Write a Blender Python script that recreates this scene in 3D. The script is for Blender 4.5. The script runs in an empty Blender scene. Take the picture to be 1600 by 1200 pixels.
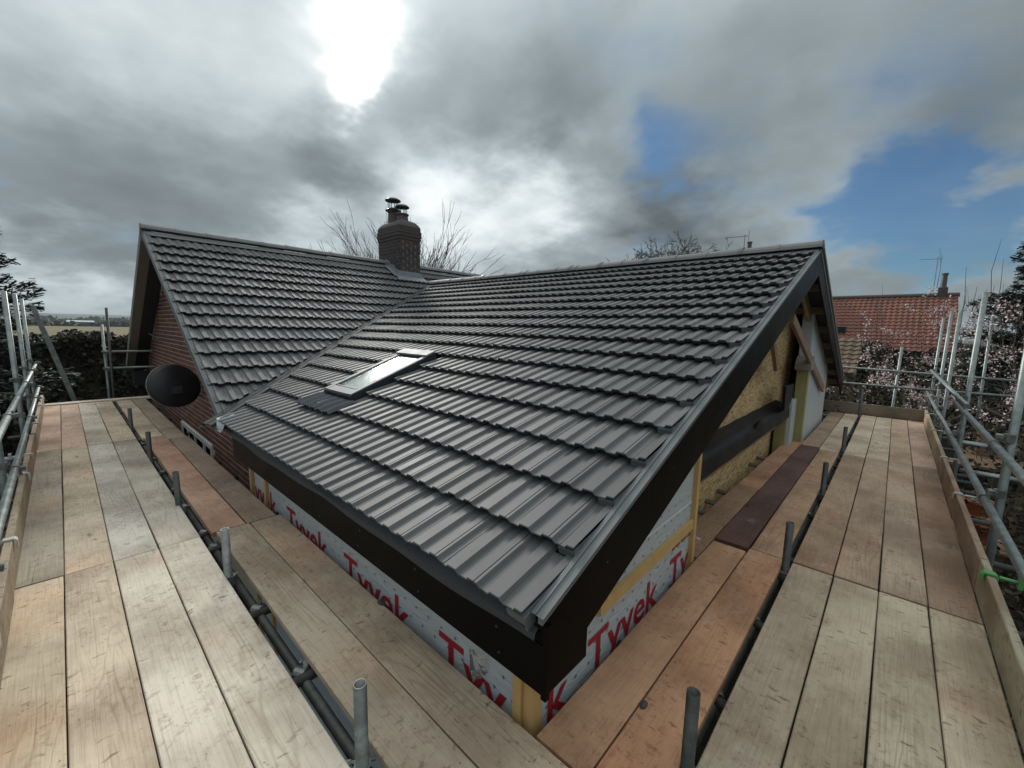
import bpy, bmesh, math, random
import numpy as np
from mathutils import Matrix, Vector, Euler

random.seed(7)
RNG = np.random.default_rng(11)
S = bpy.context.scene
C = S.collection
R = math.radians

# ------------------------------------------------------------------ camera
cam_d = bpy.data.cameras.new('camera')
cam_d.sensor_width = 36.0
cam_d.lens = 648.0 / 1600.0 * 36.0
cam_d.clip_start = 0.05
cam_d.clip_end = 20000
cam = bpy.data.objects.new('camera', cam_d)
C.objects.link(cam)
cam.matrix_world = Matrix(((0.679067, 0.081255, -0.729565, 0.0),
                           (-0.733758, 0.104415, -0.67134, 0.0),
                           (0.021628, 0.991209, 0.130526, 1.6),
                           (0, 0, 0, 1)))
S.camera = cam

# ------------------------------------------------------------------ view
S.view_settings.view_transform = 'Standard'
S.view_settings.look = 'None'
S.view_settings.gamma = 1.0
S.view_settings.use_curve_mapping = False
S.view_settings.exposure = 0.80
S.cycles.max_bounces = 5
S.cycles.diffuse_bounces = 3
S.cycles.glossy_bounces = 3
S.cycles.use_denoising = True

# ------------------------------------------------------------------ node helper
class NT:
    def __init__(self, tree):
        self.t = tree
        self.t.nodes.clear()
    def n(self, typ, **kw):
        nd = self.t.nodes.new(typ)
        for k, v in kw.items():
            setattr(nd, k, v)
        return nd
    def put(self, sock, v):
        if isinstance(v, bpy.types.NodeSocket):
            self.t.links.new(v, sock)
        elif v is not None:
            if hasattr(sock, 'default_value'):
                try:
                    sock.default_value = v
                except Exception:
                    sock.default_value = (*v, 1.0)
    def math(self, op, a, b=None, c=None, clamp=False):
        nd = self.n('ShaderNodeMath', operation=op, use_clamp=clamp)
        self.put(nd.inputs[0], a)
        if b is not None: self.put(nd.inputs[1], b)
        if c is not None: self.put(nd.inputs[2], c)
        return nd.outputs[0]
    def vmath(self, op, a, b=None, out=0, scale=None):
        nd = self.n('ShaderNodeVectorMath', operation=op)
        self.put(nd.inputs[0], a)
        if b is not None: self.put(nd.inputs[1], b)
        if scale is not None: self.put(nd.inputs['Scale'], scale)
        return nd.outputs[out]
    def mix(self, f, a, b, blend='MIX'):
        nd = self.n('ShaderNodeMix', data_type='RGBA', blend_type=blend)
        self.put(nd.inputs[0], f)
        for s, v in ((nd.inputs[6], a), (nd.inputs[7], b)):
            if isinstance(v, (tuple, list)) and len(v) == 3: v = (*v, 1.0)
            self.put(s, v)
        return nd.outputs[2]
    def noise(self, vec, scale, detail=4, rough=0.55, dist=0.0, out='Fac', dim='3D'):
        nd = self.n('ShaderNodeTexNoise', noise_dimensions=dim)
        if vec is not None: self.put(nd.inputs['Vector'], vec)
        nd.inputs['Scale'].default_value = scale
        nd.inputs['Detail'].default_value = detail
        nd.inputs['Roughness'].default_value = rough
        nd.inputs['Distortion'].default_value = dist
        return nd.outputs[out]
    def voro(self, vec, scale, feature='F1', out='Distance', rnd=1.0):
        nd = self.n('ShaderNodeTexVoronoi', feature=feature)
        if vec is not None: self.put(nd.inputs['Vector'], vec)
        nd.inputs['Scale'].default_value = scale
        nd.inputs['Randomness'].default_value = rnd
        return nd.outputs[out]
    def ramp(self, f, stops, interp='LINEAR'):
        nd = self.n('ShaderNodeValToRGB')
        cr = nd.color_ramp
        cr.interpolation = interp
        while len(cr.elements) < len(stops): cr.elements.new(0.5)
        for e, (p, c) in zip(cr.elements, stops):
            e.position = p
            if isinstance(c, (int, float)): c = (c, c, c)
            e.color = (*c, 1.0)
        self.put(nd.inputs[0], f)
        return nd.outputs[0]
    def step(self, f, a, b):
        nd = self.n('ShaderNodeMapRange', interpolation_type='SMOOTHSTEP')
        self.put(nd.inputs[0], f)
        nd.inputs[1].default_value = a
        nd.inputs[2].default_value = b
        return nd.outputs[0]
    def mapping(self, vec, scale=(1, 1, 1), loc=(0, 0, 0), rot=(0, 0, 0)):
        nd = self.n('ShaderNodeMapping')
        self.put(nd.inputs[0], vec)
        nd.inputs['Location'].default_value = loc
        nd.inputs['Rotation'].default_value = rot
        nd.inputs['Scale'].default_value = scale
        return nd.outputs[0]
    def bump(self, h, strength=0.3, dist=0.01):
        nd = self.n('ShaderNodeBump')
        self.put(nd.inputs['Height'], h)
        nd.inputs['Strength'].default_value = strength
        nd.inputs['Distance'].default_value = dist
        return nd.outputs[0]
    def coord(self, which='Object'):
        return self.n('ShaderNodeTexCoord').outputs[which]

# ------------------------------------------------------------------ world / sky
SUN = Vector((0.375, 0.790, 0.486)).normalized()
W = bpy.data.worlds.new('World')
S.world = W
W.use_nodes = True
W.cycles.sampling_method = 'MANUAL'
W.cycles.sample_map_resolution = 512
nt = NT(W.node_tree)
gen = nt.coord('Generated')
sky = nt.n('ShaderNodeTexSky', sky_type='NISHITA')
sky.sun_disc = False
sky.sun_elevation = math.asin(SUN.z)
sky.sun_rotation = math.atan2(SUN.x, SUN.y)
sky.air_density = 1.0
sky.dust_density = 0.6
sky.ozone_density = 2.0
d0 = nt.vmath('NORMALIZE', gen)
# clouds are stretched towards the horizon as a real deck of cloud is
sep = nt.n('ShaderNodeSeparateXYZ'); nt.put(sep.inputs[0], d0)
zz = nt.math('ADD', nt.math('MAXIMUM', sep.outputs[2], 0.0), 0.30)
comb = nt.n('ShaderNodeCombineXYZ')
nt.put(comb.inputs[0], nt.math('DIVIDE', sep.outputs[0], zz))
nt.put(comb.inputs[1], nt.math('DIVIDE', sep.outputs[1], zz))
nt.put(comb.inputs[2], nt.math('MULTIPLY', sep.outputs[2], 1.2))
plane = comb.outputs[0]
w1 = nt.vmath('SUBTRACT', nt.noise(plane, 1.7, 2, 0.5, 0.0, 'Color', '2D'), (0.5, 0.5, 0.5))
w2 = nt.vmath('SUBTRACT', nt.noise(plane, 6.0, 3, 0.6, 0.0, 'Color', '2D'), (0.5, 0.5, 0.5))
dw = nt.vmath('ADD', d0, nt.vmath('SCALE', w1, scale=0.24))
dw = nt.vmath('ADD', dw, nt.vmath('SCALE', w2, scale=0.14))
dw = nt.vmath('NORMALIZE', dw)
def lobe(dirv, sig, amp):
    v = Vector(dirv).normalized()
    dot = nt.vmath('DOT_PRODUCT', dw, tuple(v), out=1)
    k = 1.0 / (1.0 - math.cos(R(sig)))
    e = nt.math('EXPONENT', nt.math('MULTIPLY', nt.math('SUBTRACT', dot, 1.0), k))
    return nt.math('MULTIPLY', e, amp)
def lobes(items):
    acc = None
    for it in items:
        l = lobe(*it)
        acc = l if acc is None else nt.math('ADD', acc, l)
    return acc
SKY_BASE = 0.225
lum = lobes([
    ((0.375, 0.785, 0.510), 3.0, 1.1), ((0.378, 0.800, 0.463), 2.2, 0.7), ((0.36, 0.765, 0.54), 6, 0.24), ((0.37, 0.78, 0.49), 11, 0.09),
    ((0.105, 0.900, 0.423), 11, 0.22), ((0.016, 0.959, 0.283), 14, -0.06), ((0.181, 0.948, 0.263), 13, -0.07),
    ((0.399, 0.873, 0.281), 7, -0.15), ((0.709, 0.504, 0.493), 8, -0.13), ((0.567, 0.713, 0.413), 8, -0.10),
    ((0.742, 0.600, 0.299), 6, 0.34), ((0.592, 0.767, 0.248), 8, 0.38), ((0.362, 0.917, 0.168), 6, 0.26),
    ((0.017, 0.999, 0.046), 4.5, 0.26), ((0.900, 0.341, 0.274), 5, -0.10), ((0.918, 0.130, 0.374), 8, 0.06),
    ((0.972, 0.111, 0.209), 5, 0.13), ((0.979, -0.106, 0.172), 4.5, 0.12), ((0.827, 0.211, 0.521), 9, -0.08),
    ((0.921, -0.057, 0.385), 8, -0.05), ((0.93, 0.02, 0.36), 20, -0.085)])
puff = nt.noise(plane, 2.6, 5, 0.52, 0.0, 'Fac', '2D')
puff2 = nt.noise(plane, 8.0, 3, 0.55, 0.0, 'Fac', '2D')
tex = nt.math('ADD', nt.math('MULTIPLY', nt.math('SUBTRACT', puff, 0.5), 0.62),
              nt.math('MULTIPLY', nt.math('SUBTRACT', puff2, 0.5), 0.16))
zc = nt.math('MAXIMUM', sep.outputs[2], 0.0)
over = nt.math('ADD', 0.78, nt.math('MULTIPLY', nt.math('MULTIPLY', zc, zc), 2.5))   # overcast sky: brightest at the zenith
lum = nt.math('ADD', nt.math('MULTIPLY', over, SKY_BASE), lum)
lum = nt.math('MULTIPLY', lum, nt.math('ADD', 1.0, tex))
lum = nt.math('MAXIMUM', lum, 0.07)
tint = nt.ramp(lum, [(0.0, (0.80, 0.98, 1.06)), (0.30, (0.86, 0.99, 1.04)), (0.6, (0.95, 1.0, 1.0)), (1.0, (1.0, 1.0, 0.985))])
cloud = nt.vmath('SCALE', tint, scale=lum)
bl = lobes([((0.972, 0.087, 0.215), 4.2, 0.70), ((0.975, 0.006, 0.215), 4.5, 0.95), ((0.968, -0.055, 0.235), 5, 0.9),
            ((0.984, -0.039, 0.160), 3.2, 0.8), ((0.836, 0.331, 0.432), 3.0, 0.40), ((0.877, 0.300, 0.375), 4.2, 0.48),
            ((0.874, 0.349, 0.334), 3.0, 0.5), ((0.907, 0.084, 0.413), 4.2, 0.25), ((0.985, -0.10, 0.20), 4, 0.5), ((0.88, -0.38, 0.30), 9, 0.7), ((0.94, 0.08, 0.33), 17, 0.24)])
bl = nt.math('ADD', bl, nt.math('MULTIPLY', nt.math('SUBTRACT', puff, 0.5), 1.3))
bl = nt.math('ADD', bl, nt.math('MULTIPLY', nt.math('SUBTRACT', puff2, 0.5), 0.6))
bmask = nt.math('MULTIPLY', nt.step(bl, 0.05, 1.35), 0.90)
bluecol = nt.mix(1.0, nt.vmath('SCALE', sky.outputs[0], scale=0.036), (0.50, 0.86, 1.12), 'MULTIPLY')
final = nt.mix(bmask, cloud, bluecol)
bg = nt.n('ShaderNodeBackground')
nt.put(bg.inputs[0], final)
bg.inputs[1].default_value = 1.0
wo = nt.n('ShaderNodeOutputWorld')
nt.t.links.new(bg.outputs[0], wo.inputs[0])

# ------------------------------------------------------------------ sun behind thin cloud
sl = bpy.data.lights.new('sun', 'SUN')
sl.energy = 1.5
sl.angle = R(16)
sl.color = (1.0, 0.965, 0.90)
so = bpy.data.objects.new('sun', sl)
C.objects.link(so)
so.rotation_euler = SUN.to_track_quat('Z', 'Y').to_euler()
so.location = (5, 10, 20)

# ------------------------------------------------------------------ materials
def material(name):
    m = bpy.data.materials.new(name)
    m.use_nodes = True
    t = NT(m.node_tree)
    b = t.n('ShaderNodeBsdfPrincipled')
    o = t.n('ShaderNodeOutputMaterial')
    t.t.links.new(b.outputs[0], o.inputs[0])
    return m, t, b

def objrand(t):
    return t.n('ShaderNodeObjectInfo').outputs['Random']

def simple(name, col, rough=0.6, metal=0.0, var=0.15, scale=8.0, bump=0.15, bscale=60, spec=0.5, bdist=0.002):
    m, t, b = material(name)
    co = t.coord('Object')
    n1 = t.noise(co, scale, 5, 0.6)
    f = t.math('ADD', 1.0 - var, t.math('MULTIPLY', n1, 2 * var))
    t.put(b.inputs['Base Color'], t.vmath('SCALE', t.mix(0.0, col, col), scale=f))
    t.put(b.inputs['Roughness'], t.math('ADD', rough - 0.1, t.math('MULTIPLY', n1, 0.2)))
    b.inputs['Metallic'].default_value = metal
    b.inputs['Specular IOR Level'].default_value = spec
    if bump: t.put(b.inputs['Normal'], t.bump(t.noise(co, bscale, 4), bump, bdist))
    return m

# weathered scaffold boards: tint comes from the object's colour
def mat_board():
    m, t, b = material('weathered_board')
    oi = t.n('ShaderNodeObjectInfo')
    co0 = t.coord('Object')
    off = t.n('ShaderNodeCombineXYZ')
    t.put(off.inputs[0], t.math('MULTIPLY', oi.outputs['Random'], 91.0))
    t.put(off.inputs[1], t.math('MULTIPLY', oi.outputs['Random'], 37.0))
    co = t.vmath('ADD', co0, off.outputs[0])
    base = oi.outputs['Color']
    big = t.noise(co, 1.6, 5, 0.6)
    col = t.mix(t.step(big, 0.30, 0.66), t.mix(1.0, base, (0.66, 0.61, 0.56), 'MULTIPLY'), t.mix(1.0, base, (1.16, 1.15, 1.12), 'MULTIPLY'))
    # damp reddish and grey patches
    red = t.step(t.noise(t.vmath('ADD', co, (5.3, 1.1, 0)), 1.1, 3, 0.5), 0.54, 0.74)
    col = t.mix(t.math('MULTIPLY', red, 0.42), col, t.mix(1.0, col, (1.14, 0.80, 0.66), 'MULTIPLY'))
    # cathedral growth rings
    g = t.noise(t.mapping(co, (0.55, 7.0, 7.0)), 1.0, 2, 0.4, 0.25)
    rings = t.math('PINGPONG', t.math('MULTIPLY', g, 26.0), 1.0)
    rmask = t.step(t.noise(t.mapping(co, (0.7, 3.0, 3.0), (3, 7, 0)), 1.0, 3, 0.5), 0.42, 0.68)
    ring = t.math('MULTIPLY', t.step(rings, 0.55, 1.0), rmask)
    col = t.mix(t.math('MULTIPLY', ring, 0.40), col, t.mix(1.0, col, (0.55, 0.47, 0.40), 'MULTIPLY'))
    # fine long fibres
    fib = t.noise(t.mapping(co, (4.0, 120.0, 120.0)), 1.0, 4, 0.65)
    col = t.mix(t.math('MULTIPLY', t.step(fib, 0.42, 0.75), 0.50), col, t.mix(1.0, col, (0.60, 0.55, 0.50), 'MULTIPLY'))
    # short cross-grain dents and scuffs
    dn = t.voro(t.mapping(t.vmath('ADD', co, t.vmath('SCALE', t.noise(co, 6, 3, 0.6, 0, 'Color'), scale=0.12)), (26.0, 9.0, 9.0)), 1.0)
    dsel = t.step(t.noise(co, 3.2, 4, 0.6), 0.44, 0.62)
    dent = t.math('MULTIPLY', t.step(dn, 0.26, 0.10), dsel)
    col = t.mix(t.math('MULTIPLY', dent, 0.75), col, t.mix(1.0, col, (0.42, 0.36, 0.32), 'MULTIPLY'))
    # mottled dirt
    dirt = t.noise(co, 24.0, 6, 0.74, 0.4)
    dirtm = t.math('MULTIPLY', t.step(dirt, 0.50, 0.72), t.step(t.noise(t.vmath('ADD', co, (9, 4, 2)), 2.3, 4, 0.6), 0.36, 0.62))
    col = t.mix(t.math('MULTIPLY', dirtm, 0.9), col, t.mix(1.0, col, (0.45, 0.38, 0.33), 'MULTIPLY'))
    # specks
    spk = t.step(t.voro(co, 42.0), 0.20, 0.10)
    spsel = t.step(t.noise(co, 15, 2, 0.5), 0.56, 0.64)
    col = t.mix(t.math('MULTIPLY', t.math('MULTIPLY', spk, spsel), 0.75), col, (0.07, 0.055, 0.045))
    # knots
    kv = t.vmath('ADD', co, t.vmath('SCALE', t.noise(co, 9, 2, 0.5, 0, 'Color'), scale=0.03))
    kn = t.n('ShaderNodeTexVoronoi'); t.put(kn.inputs['Vector'], t.mapping(kv, (1.5, 4.2, 0.0))); kn.inputs['Scale'].default_value = 1.0
    ksel = t.math('GREATER_THAN', t.n('ShaderNodeSeparateColor').outputs[0], 2.0)
    sc = t.n('ShaderNodeSeparateColor'); t.put(sc.inputs[0], kn.outputs['Color'])
    ksel = t.math('GREATER_THAN', sc.outputs[0], 0.55)
    kd = kn.outputs['Distance']
    knot = t.math('MULTIPLY', t.step(kd, 0.085, 0.045), ksel)
    krings = t.math('MULTIPLY', t.math('MULTIPLY', t.step(kd, 0.24, 0.06), ksel), t.step(t.math('PINGPONG', t.math('MULTIPLY', kd, 34.0), 1.0), 0.4, 0.95))
    col = t.mix(t.math('MULTIPLY', krings, 0.35), col, t.mix(1.0, col, (0.55, 0.45, 0.36), 'MULTIPLY'))
    col = t.mix(t.math('MULTIPLY', knot, 0.62), col, t.mix(1.0, col, (0.40, 0.28, 0.20), 'MULTIPLY'))
    # cement / lime dust
    cem = t.math('MULTIPLY', t.step(t.noise(t.vmath('ADD', co, (2.2, 8.1, 0)), 2.0, 6, 0.66), 0.58, 0.74), t.step(t.noise(co, 30, 4, 0.7), 0.40, 0.62))
    col = t.mix(t.math('MULTIPLY', cem, 0.42), col, (0.50, 0.50, 0.48))
    t.put(b.inputs['Base Color'], col)
    t.put(b.inputs['Roughness'], t.math('ADD', 0.52, t.math('MULTIPLY', dirt, 0.4)))
    b.inputs['Specular IOR Level'].default_value = 0.35
    h = t.math('SUBTRACT', t.math('ADD', t.math('MULTIPLY', fib, 0.5), t.math('MULTIPLY', dirt, 0.5)), t.math('ADD', t.math('MULTIPLY', dent, 1.2), t.math('MULTIPLY', ring, 0.5)))
    t.put(b.inputs['Normal'], t.bump(h, 0.8, 0.004))
    return m

def mat_tile():
    m, t, b = material('concrete_roof_tile')
    oi = t.n('ShaderNodeObjectInfo')
    geo = t.n('ShaderNodeNewGeometry')
    co = geo.outputs['Position']
    rn = t.math('FRACT', t.math('ADD', oi.outputs['Random'], geo.outputs['Random Per Island']))
    f = t.math('ADD', 0.70, t.math('MULTIPLY', rn, 0.40))
    n1 = t.noise(co, 3.0, 5, 0.6)
    f = t.math('MULTIPLY', f, t.math('ADD', 0.75, t.math('MULTIPLY', n1, 0.5)))
    n3 = t.noise(co, 240.0, 3, 0.7)
    f = t.math('MULTIPLY', f, t.math('ADD', 0.7, t.math('MULTIPLY', n3, 0.6)))
    col = t.vmath('SCALE', t.mix(0.0, (0.106, 0.107, 0.109), (0.1, 0.1, 0.1)), scale=f)
    sp = t.math('MULTIPLY', t.step(t.voro(co, 55.0), 0.13, 0.07), t.step(t.noise(co, 13, 2, 0.5), 0.60, 0.66))
    col = t.mix(t.math('MULTIPLY', sp, 0.7), col, (0.30, 0.30, 0.29))
    # pale bloom scuffs
    sc = t.math('MULTIPLY', t.step(t.noise(co, 6.0, 6, 0.7), 0.60, 0.78), 0.35)
    col = t.mix(sc, col, (0.16, 0.155, 0.15))
    t.put(b.inputs['Base Color'], col)
    t.put(b.inputs['Roughness'], t.math('ADD', 0.52, t.math('MULTIPLY', n1, 0.22)))
    b.inputs['Specular IOR Level'].default_value = 0.55
    t.put(b.inputs['Normal'], t.bump(t.math('ADD', n3, t.math('MULTIPLY', t.noise(co, 70, 3), 0.6)), 0.25, 0.002))
    return m

def mat_brick(name, cols, sc=1.0):
    m, t, b = material(name)
    oi = t.n('ShaderNodeObjectInfo')
    geo = t.n('ShaderNodeNewGeometry')
    co = geo.outputs['Position']
    rn = t.math('FRACT', t.math('ADD', oi.outputs['Random'], geo.outputs['Random Per Island']))
    n = len(cols)
    col = t.ramp(rn, [(i / (n - 1), c) for i, c in enumerate(cols)])
    n1 = t.noise(co, 30.0, 5, 0.65)
    col = t.vmath('SCALE', col, scale=t.math('ADD', 0.6, t.math('MULTIPLY', n1, 0.8)))
    t.put(b.inputs['Base Color'], col)
    b.inputs['Roughness'].default_value = 0.85
    t.put(b.inputs['Normal'], t.bump(t.noise(co, 90, 4), 0.4, 0.004))
    return m

def mat_galv(name, c1, c2, rough=0.42, metal=0.75):
    m, t, b = material(name)
    co = t.n('ShaderNodeNewGeometry').outputs['Position']
    n1 = t.noise(co, 9.0, 6, 0.65)
    n2 = t.noise(co, 45.0, 4, 0.6)
    col = t.mix(t.step(n1, 0.38, 0.66), c1, c2)
    col = t.mix(t.math('MULTIPLY', t.step(n2, 0.58, 0.72), 0.5), col, tuple(x * 0.45 for x in c1))
    rust = t.math('MULTIPLY', t.step(t.noise(co, 4.0, 6, 0.7), 0.64, 0.74), 0.45)
    col = t.mix(rust, col, (0.16, 0.10, 0.07))
    t.put(b.inputs['Base Color'], col)
    b.inputs['Metallic'].default_value = metal
    t.put(b.inputs['Roughness'], t.math('ADD', rough - 0.1, t.math('MULTIPLY', n1, 0.3)))
    t.put(b.inputs['Normal'], t.bump(n2, 0.2, 0.002))
    return m

def mat_osb():
    m, t, b = material('strand_board')
    co = t.n('ShaderNodeNewGeometry').outputs['Position']
    # strands lie in the wall plane (x, z)
    cols = None
    v = t.vmath('ADD', co, t.vmath('SCALE', t.noise(co, 5, 2, 0.5, 0, 'Color'), scale=0.05))
    layers = []
    for k, (ang, sc) in enumerate(((0.3, 1.0), (-0.5, 1.15), (1.2, 0.9))):
        mp = t.mapping(v, (12 * sc, 12, 55 * sc) if k < 2 else (50, 12, 13), (k * 3.1, 0, k), (0, ang, 0))
        vn = t.n('ShaderNodeTexVoronoi'); t.put(vn.inputs['Vector'], mp); vn.inputs['Scale'].default_value = 1.0
        layers.append(vn.outputs['Color'])
    s1 = t.n('ShaderNodeSeparateColor'); t.put(s1.inputs[0], layers[0])
    s2 = t.n('ShaderNodeSeparateColor'); t.put(s2.inputs[0], layers[1])
    s3 = t.n('ShaderNodeSeparateColor'); t.put(s3.inputs[0], layers[2])
    f = t.math('ADD', t.math('MULTIPLY', s1.outputs[0], 0.45), t.math('ADD', t.math('MULTIPLY', s2.outputs[1], 0.35), t.math('MULTIPLY', s3.outputs[2], 0.2)))
    col = t.ramp(f, [(0.12, (0.28, 0.16, 0.065)), (0.38, (0.55, 0.36, 0.16)), (0.6, (0.68, 0.48, 0.24)), (0.9, (0.78, 0.62, 0.37))])
    t.put(b.inputs['Base Color'], col)
    b.inputs['Roughness'].default_value = 0.65
    t.put(b.inputs['Normal'], t.bump(f, 0.3, 0.003))
    return m

def mat_timber(name, c, c2):
    m, t, b = material(name)
    co = t.coord('Object')
    g = t.noise(t.mapping(co, (3, 3, 3)), 1.0, 3, 0.5)
    n1 = t.noise(t.mapping(co, (30, 30, 2)), 1.0, 4, 0.6)
    col = t.mix(n1, c, c2)
    col = t.mix(t.math('MULTIPLY', t.step(t.voro(t.mapping(co, (9, 9, 3)), 1.0), 0.16, 0.06), 0.7), col, tuple(x * 0.4 for x in c))
    t.put(b.inputs['Base Color'], t.vmath('SCALE', col, scale=t.math('ADD', 0.75, t.math('MULTIPLY', g, 0.5))))
    b.inputs['Roughness'].default_value = 0.6
    return m

def mat_wrap():
    m, t, b = material('breather_membrane')
    co = t.n('ShaderNodeNewGeometry').outputs['Position']
    n1 = t.noise(co, 3.0, 5, 0.6)
    n2 = t.noise(t.mapping(co, (5, 5, 14)), 1.0, 4, 0.5, 0.8)
    col = t.mix(n1, (0.40, 0.45, 0.48), (0.54, 0.585, 0.61))
    t.put(b.inputs['Base Color'], col)
    b.inputs['Roughness'].default_value = 0.45
    t.put(b.inputs['Normal'], t.bump(n2, 0.6, 0.02))
    return m

def mat_leaf(name, cols, rough=0.6, trans=0.0):
    m, t, b = material(name)
    geo = t.n('ShaderNodeNewGeometry')
    rn = geo.outputs['Random Per Island']
    n = len(cols)
    col = t.ramp(rn, [(i / (n - 1), c) for i, c in enumerate(cols)])
    t.put(b.inputs['Base Color'], col)
    b.inputs['Roughness'].default_value = rough
    b.inputs['Specular IOR Level'].default_value = 0.3
    if trans:
        b.inputs['Subsurface Weight'].default_value = trans
        b.inputs['Subsurface Radius'].default_value = (0.02, 0.02, 0.02)
    return m

def mat_ground(name, ca, cb, cc, sc=1.0, bump=0.6):
    m, t, b = material(name)
    co = t.n('ShaderNodeNewGeometry').outputs['Position']
    n1 = t.noise(co, 0.5 * sc, 6, 0.62)
    n2 = t.noise(co, 6.0 * sc, 6, 0.7)
    n3 = t.noise(co, 40.0 * sc, 4, 0.7)
    col = t.mix(t.step(n1, 0.36, 0.66), ca, cb)
    col = t.mix(t.step(n2, 0.45, 0.70), col, cc)
    col = t.vmath('SCALE', col, scale=t.math('ADD', 0.5, n3))
    t.put(b.inputs['Base Color'], col)
    b.inputs['Roughness'].default_value = 0.95
    b.inputs['Specular IOR Level'].default_value = 0.2
    t.put(b.inputs['Normal'], t.bump(t.math('ADD', n2, n3), bump, 0.06))
    return m

M = {}
M['board'] = mat_board()
M['tile'] = mat_tile()
M['ridge'] = simple('ridge_tile_concrete', (0.17, 0.172, 0.172), 0.65, 0, 0.3, 5, 0.3, 120)
M['verge'] = simple('grey_verge_plastic', (0.115, 0.128, 0.132), 0.45, 0, 0.12, 6, 0.05, 60)
M['valley'] = simple('valley_trough', (0.045, 0.047, 0.050), 0.72, 0, 0.2, 6, 0.1, 60)
M['black'] = simple('black_fascia', (0.0030, 0.0029, 0.0029), 0.40, 0, 0.2, 3, 0.04, 30, 0.05)
M['dgrey'] = simple('dark_grey_fascia', (0.030, 0.030, 0.030), 0.5, 0, 0.2, 3, 0.05, 30)
M['felt'] = simple('eaves_felt_tray', (0.035, 0.040, 0.048), 0.55, 0, 0.3, 12, 0.6, 110, 0.5, 0.004)
M['soffit'] = simple('pale_undercloak', (0.23, 0.222, 0.195), 0.8, 0, 0.12, 6, 0.1, 40)
M['darksoffit'] = simple('dark_soffit', (0.020, 0.021, 0.024), 0.7, 0, 0.15, 4, 0.1, 40)
M['lead'] = simple('lead_flashing', (0.27, 0.29, 0.31), 0.45, 0.4, 0.3, 5, 0.4, 18, 0.5, 0.01)
M['palelead'] = simple('pale_flashing', (0.50, 0.53, 0.56), 0.42, 0.2, 0.2, 9, 0.5, 22, 0.5, 0.01)
M['brick'] = mat_brick('red_brick', [(0.085, 0.034, 0.026), (0.135, 0.048, 0.034), (0.165, 0.062, 0.043), (0.11, 0.042, 0.032), (0.065, 0.030, 0.026)])
M['mortar'] = simple('mortar', (0.44, 0.38, 0.31), 0.9, 0, 0.2, 20, 0.4, 90)
M['chimbrick'] = mat_brick('backlit_tone_brick', [(0.060, 0.050, 0.050), (0.085, 0.066, 0.060), (0.046, 0.042, 0.043), (0.10, 0.080, 0.072)])  # brick greyed and darkened, haze and backlight painted into its colour
M['chimmortar'] = simple('chimney_mortar', (0.19, 0.175, 0.16), 0.95, 0, 0.25, 15, 0.4, 60)  # plain grey mortar, paler than the chimney brick
M['flaunch'] = simple('flaunching_mortar', (0.085, 0.082, 0.080), 0.9, 0, 0.3, 12, 0.5, 40)
M['pot'] = simple('clay_pot', (0.11, 0.085, 0.078), 0.7, 0, 0.25, 10, 0.2, 60)
M['cowl'] = simple('metal_cowl', (0.06, 0.065, 0.066), 0.45, 0.5, 0.2, 10, 0.1, 60)
M['galv'] = mat_galv('galvanised_tube', (0.19, 0.22, 0.215), (0.30, 0.335, 0.325), 0.42, 0.7)
M['oldtube'] = mat_galv('weathered_tube', (0.050, 0.054, 0.050), (0.095, 0.10, 0.09), 0.5, 0.5)
M['coupler'] = mat_galv('coupler_steel', (0.16, 0.17, 0.16), (0.30, 0.32, 0.31), 0.5, 0.7)
M['palesteel'] = mat_galv('pale_clip_steel', (0.42, 0.42, 0.38), (0.58, 0.58, 0.53), 0.5, 0.4)
M['greenclip'] = simple('green_clip', (0.10, 0.36, 0.11), 0.55, 0, 0.3, 20, 0.2, 80)
M['osb'] = mat_osb()
M['ply'] = mat_timber('brown_plywood', (0.27, 0.10, 0.045), (0.33, 0.14, 0.06))
M['timber'] = mat_timber('new_softwood', (0.50, 0.31, 0.11), (0.62, 0.42, 0.18))
M['treated'] = mat_timber('treated_softwood', (0.24, 0.23, 0.085), (0.36, 0.33, 0.15))
M['oldtimber'] = mat_timber('brown_timber', (0.20, 0.125, 0.075), (0.30, 0.20, 0.13))
M['wrap'] = mat_wrap()
M['red'] = simple('red_print', (0.36, 0.018, 0.030), 0.5, 0, 0.1, 9, 0.0)
M['navy'] = simple('navy_print', (0.06, 0.075, 0.11), 0.5, 0, 0.1, 9, 0.0)
M['sheet'] = simple('black_damp_proof_sheet', (0.011, 0.011, 0.013), 0.55, 0, 0.2, 5, 0.3, 16, 0.25, 0.01)
M['white'] = simple('white_plastic', (0.72, 0.73, 0.72), 0.35, 0, 0.06, 5, 0.0)
M['frame'] = simple('rooflight_aluminium', (0.21, 0.22, 0.225), 0.6, 0.0, 0.12, 6, 0.08, 50)
M['darkframe'] = simple('dark_grey_cladding', (0.035, 0.040, 0.048), 0.4, 0.2, 0.15, 6, 0.05, 50)
M['pleat'] = simple('pleated_flashing', (0.060, 0.067, 0.080), 0.4, 0.3, 0.3, 10, 0.2, 40)
M['blind'] = simple('white_inner_blind', (0.42, 0.44, 0.42), 0.6, 0, 0.2, 8, 0.0)
M['dish'] = simple('black_dish', (0.010, 0.011, 0.013), 0.45, 0.0, 0.2, 8, 0.05, 60)
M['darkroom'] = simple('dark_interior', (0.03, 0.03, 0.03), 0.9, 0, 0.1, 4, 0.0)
M['window_dark'] = simple('window_glass', (0.02, 0.025, 0.03), 0.08, 0, 0.1, 4, 0.0)
M['pantile'] = None
M['stone'] = simple('grey_stone', (0.06, 0.06, 0.058), 0.8, 0, 0.3, 30, 0.4, 60)
M['paper'] = simple('white_paper', (0.75, 0.76, 0.78), 0.6, 0, 0.05, 9, 0.0)
M['terracotta'] = simple('terracotta', (0.36, 0.115, 0.048), 0.75, 0, 0.25, 12, 0.2, 60)
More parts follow.
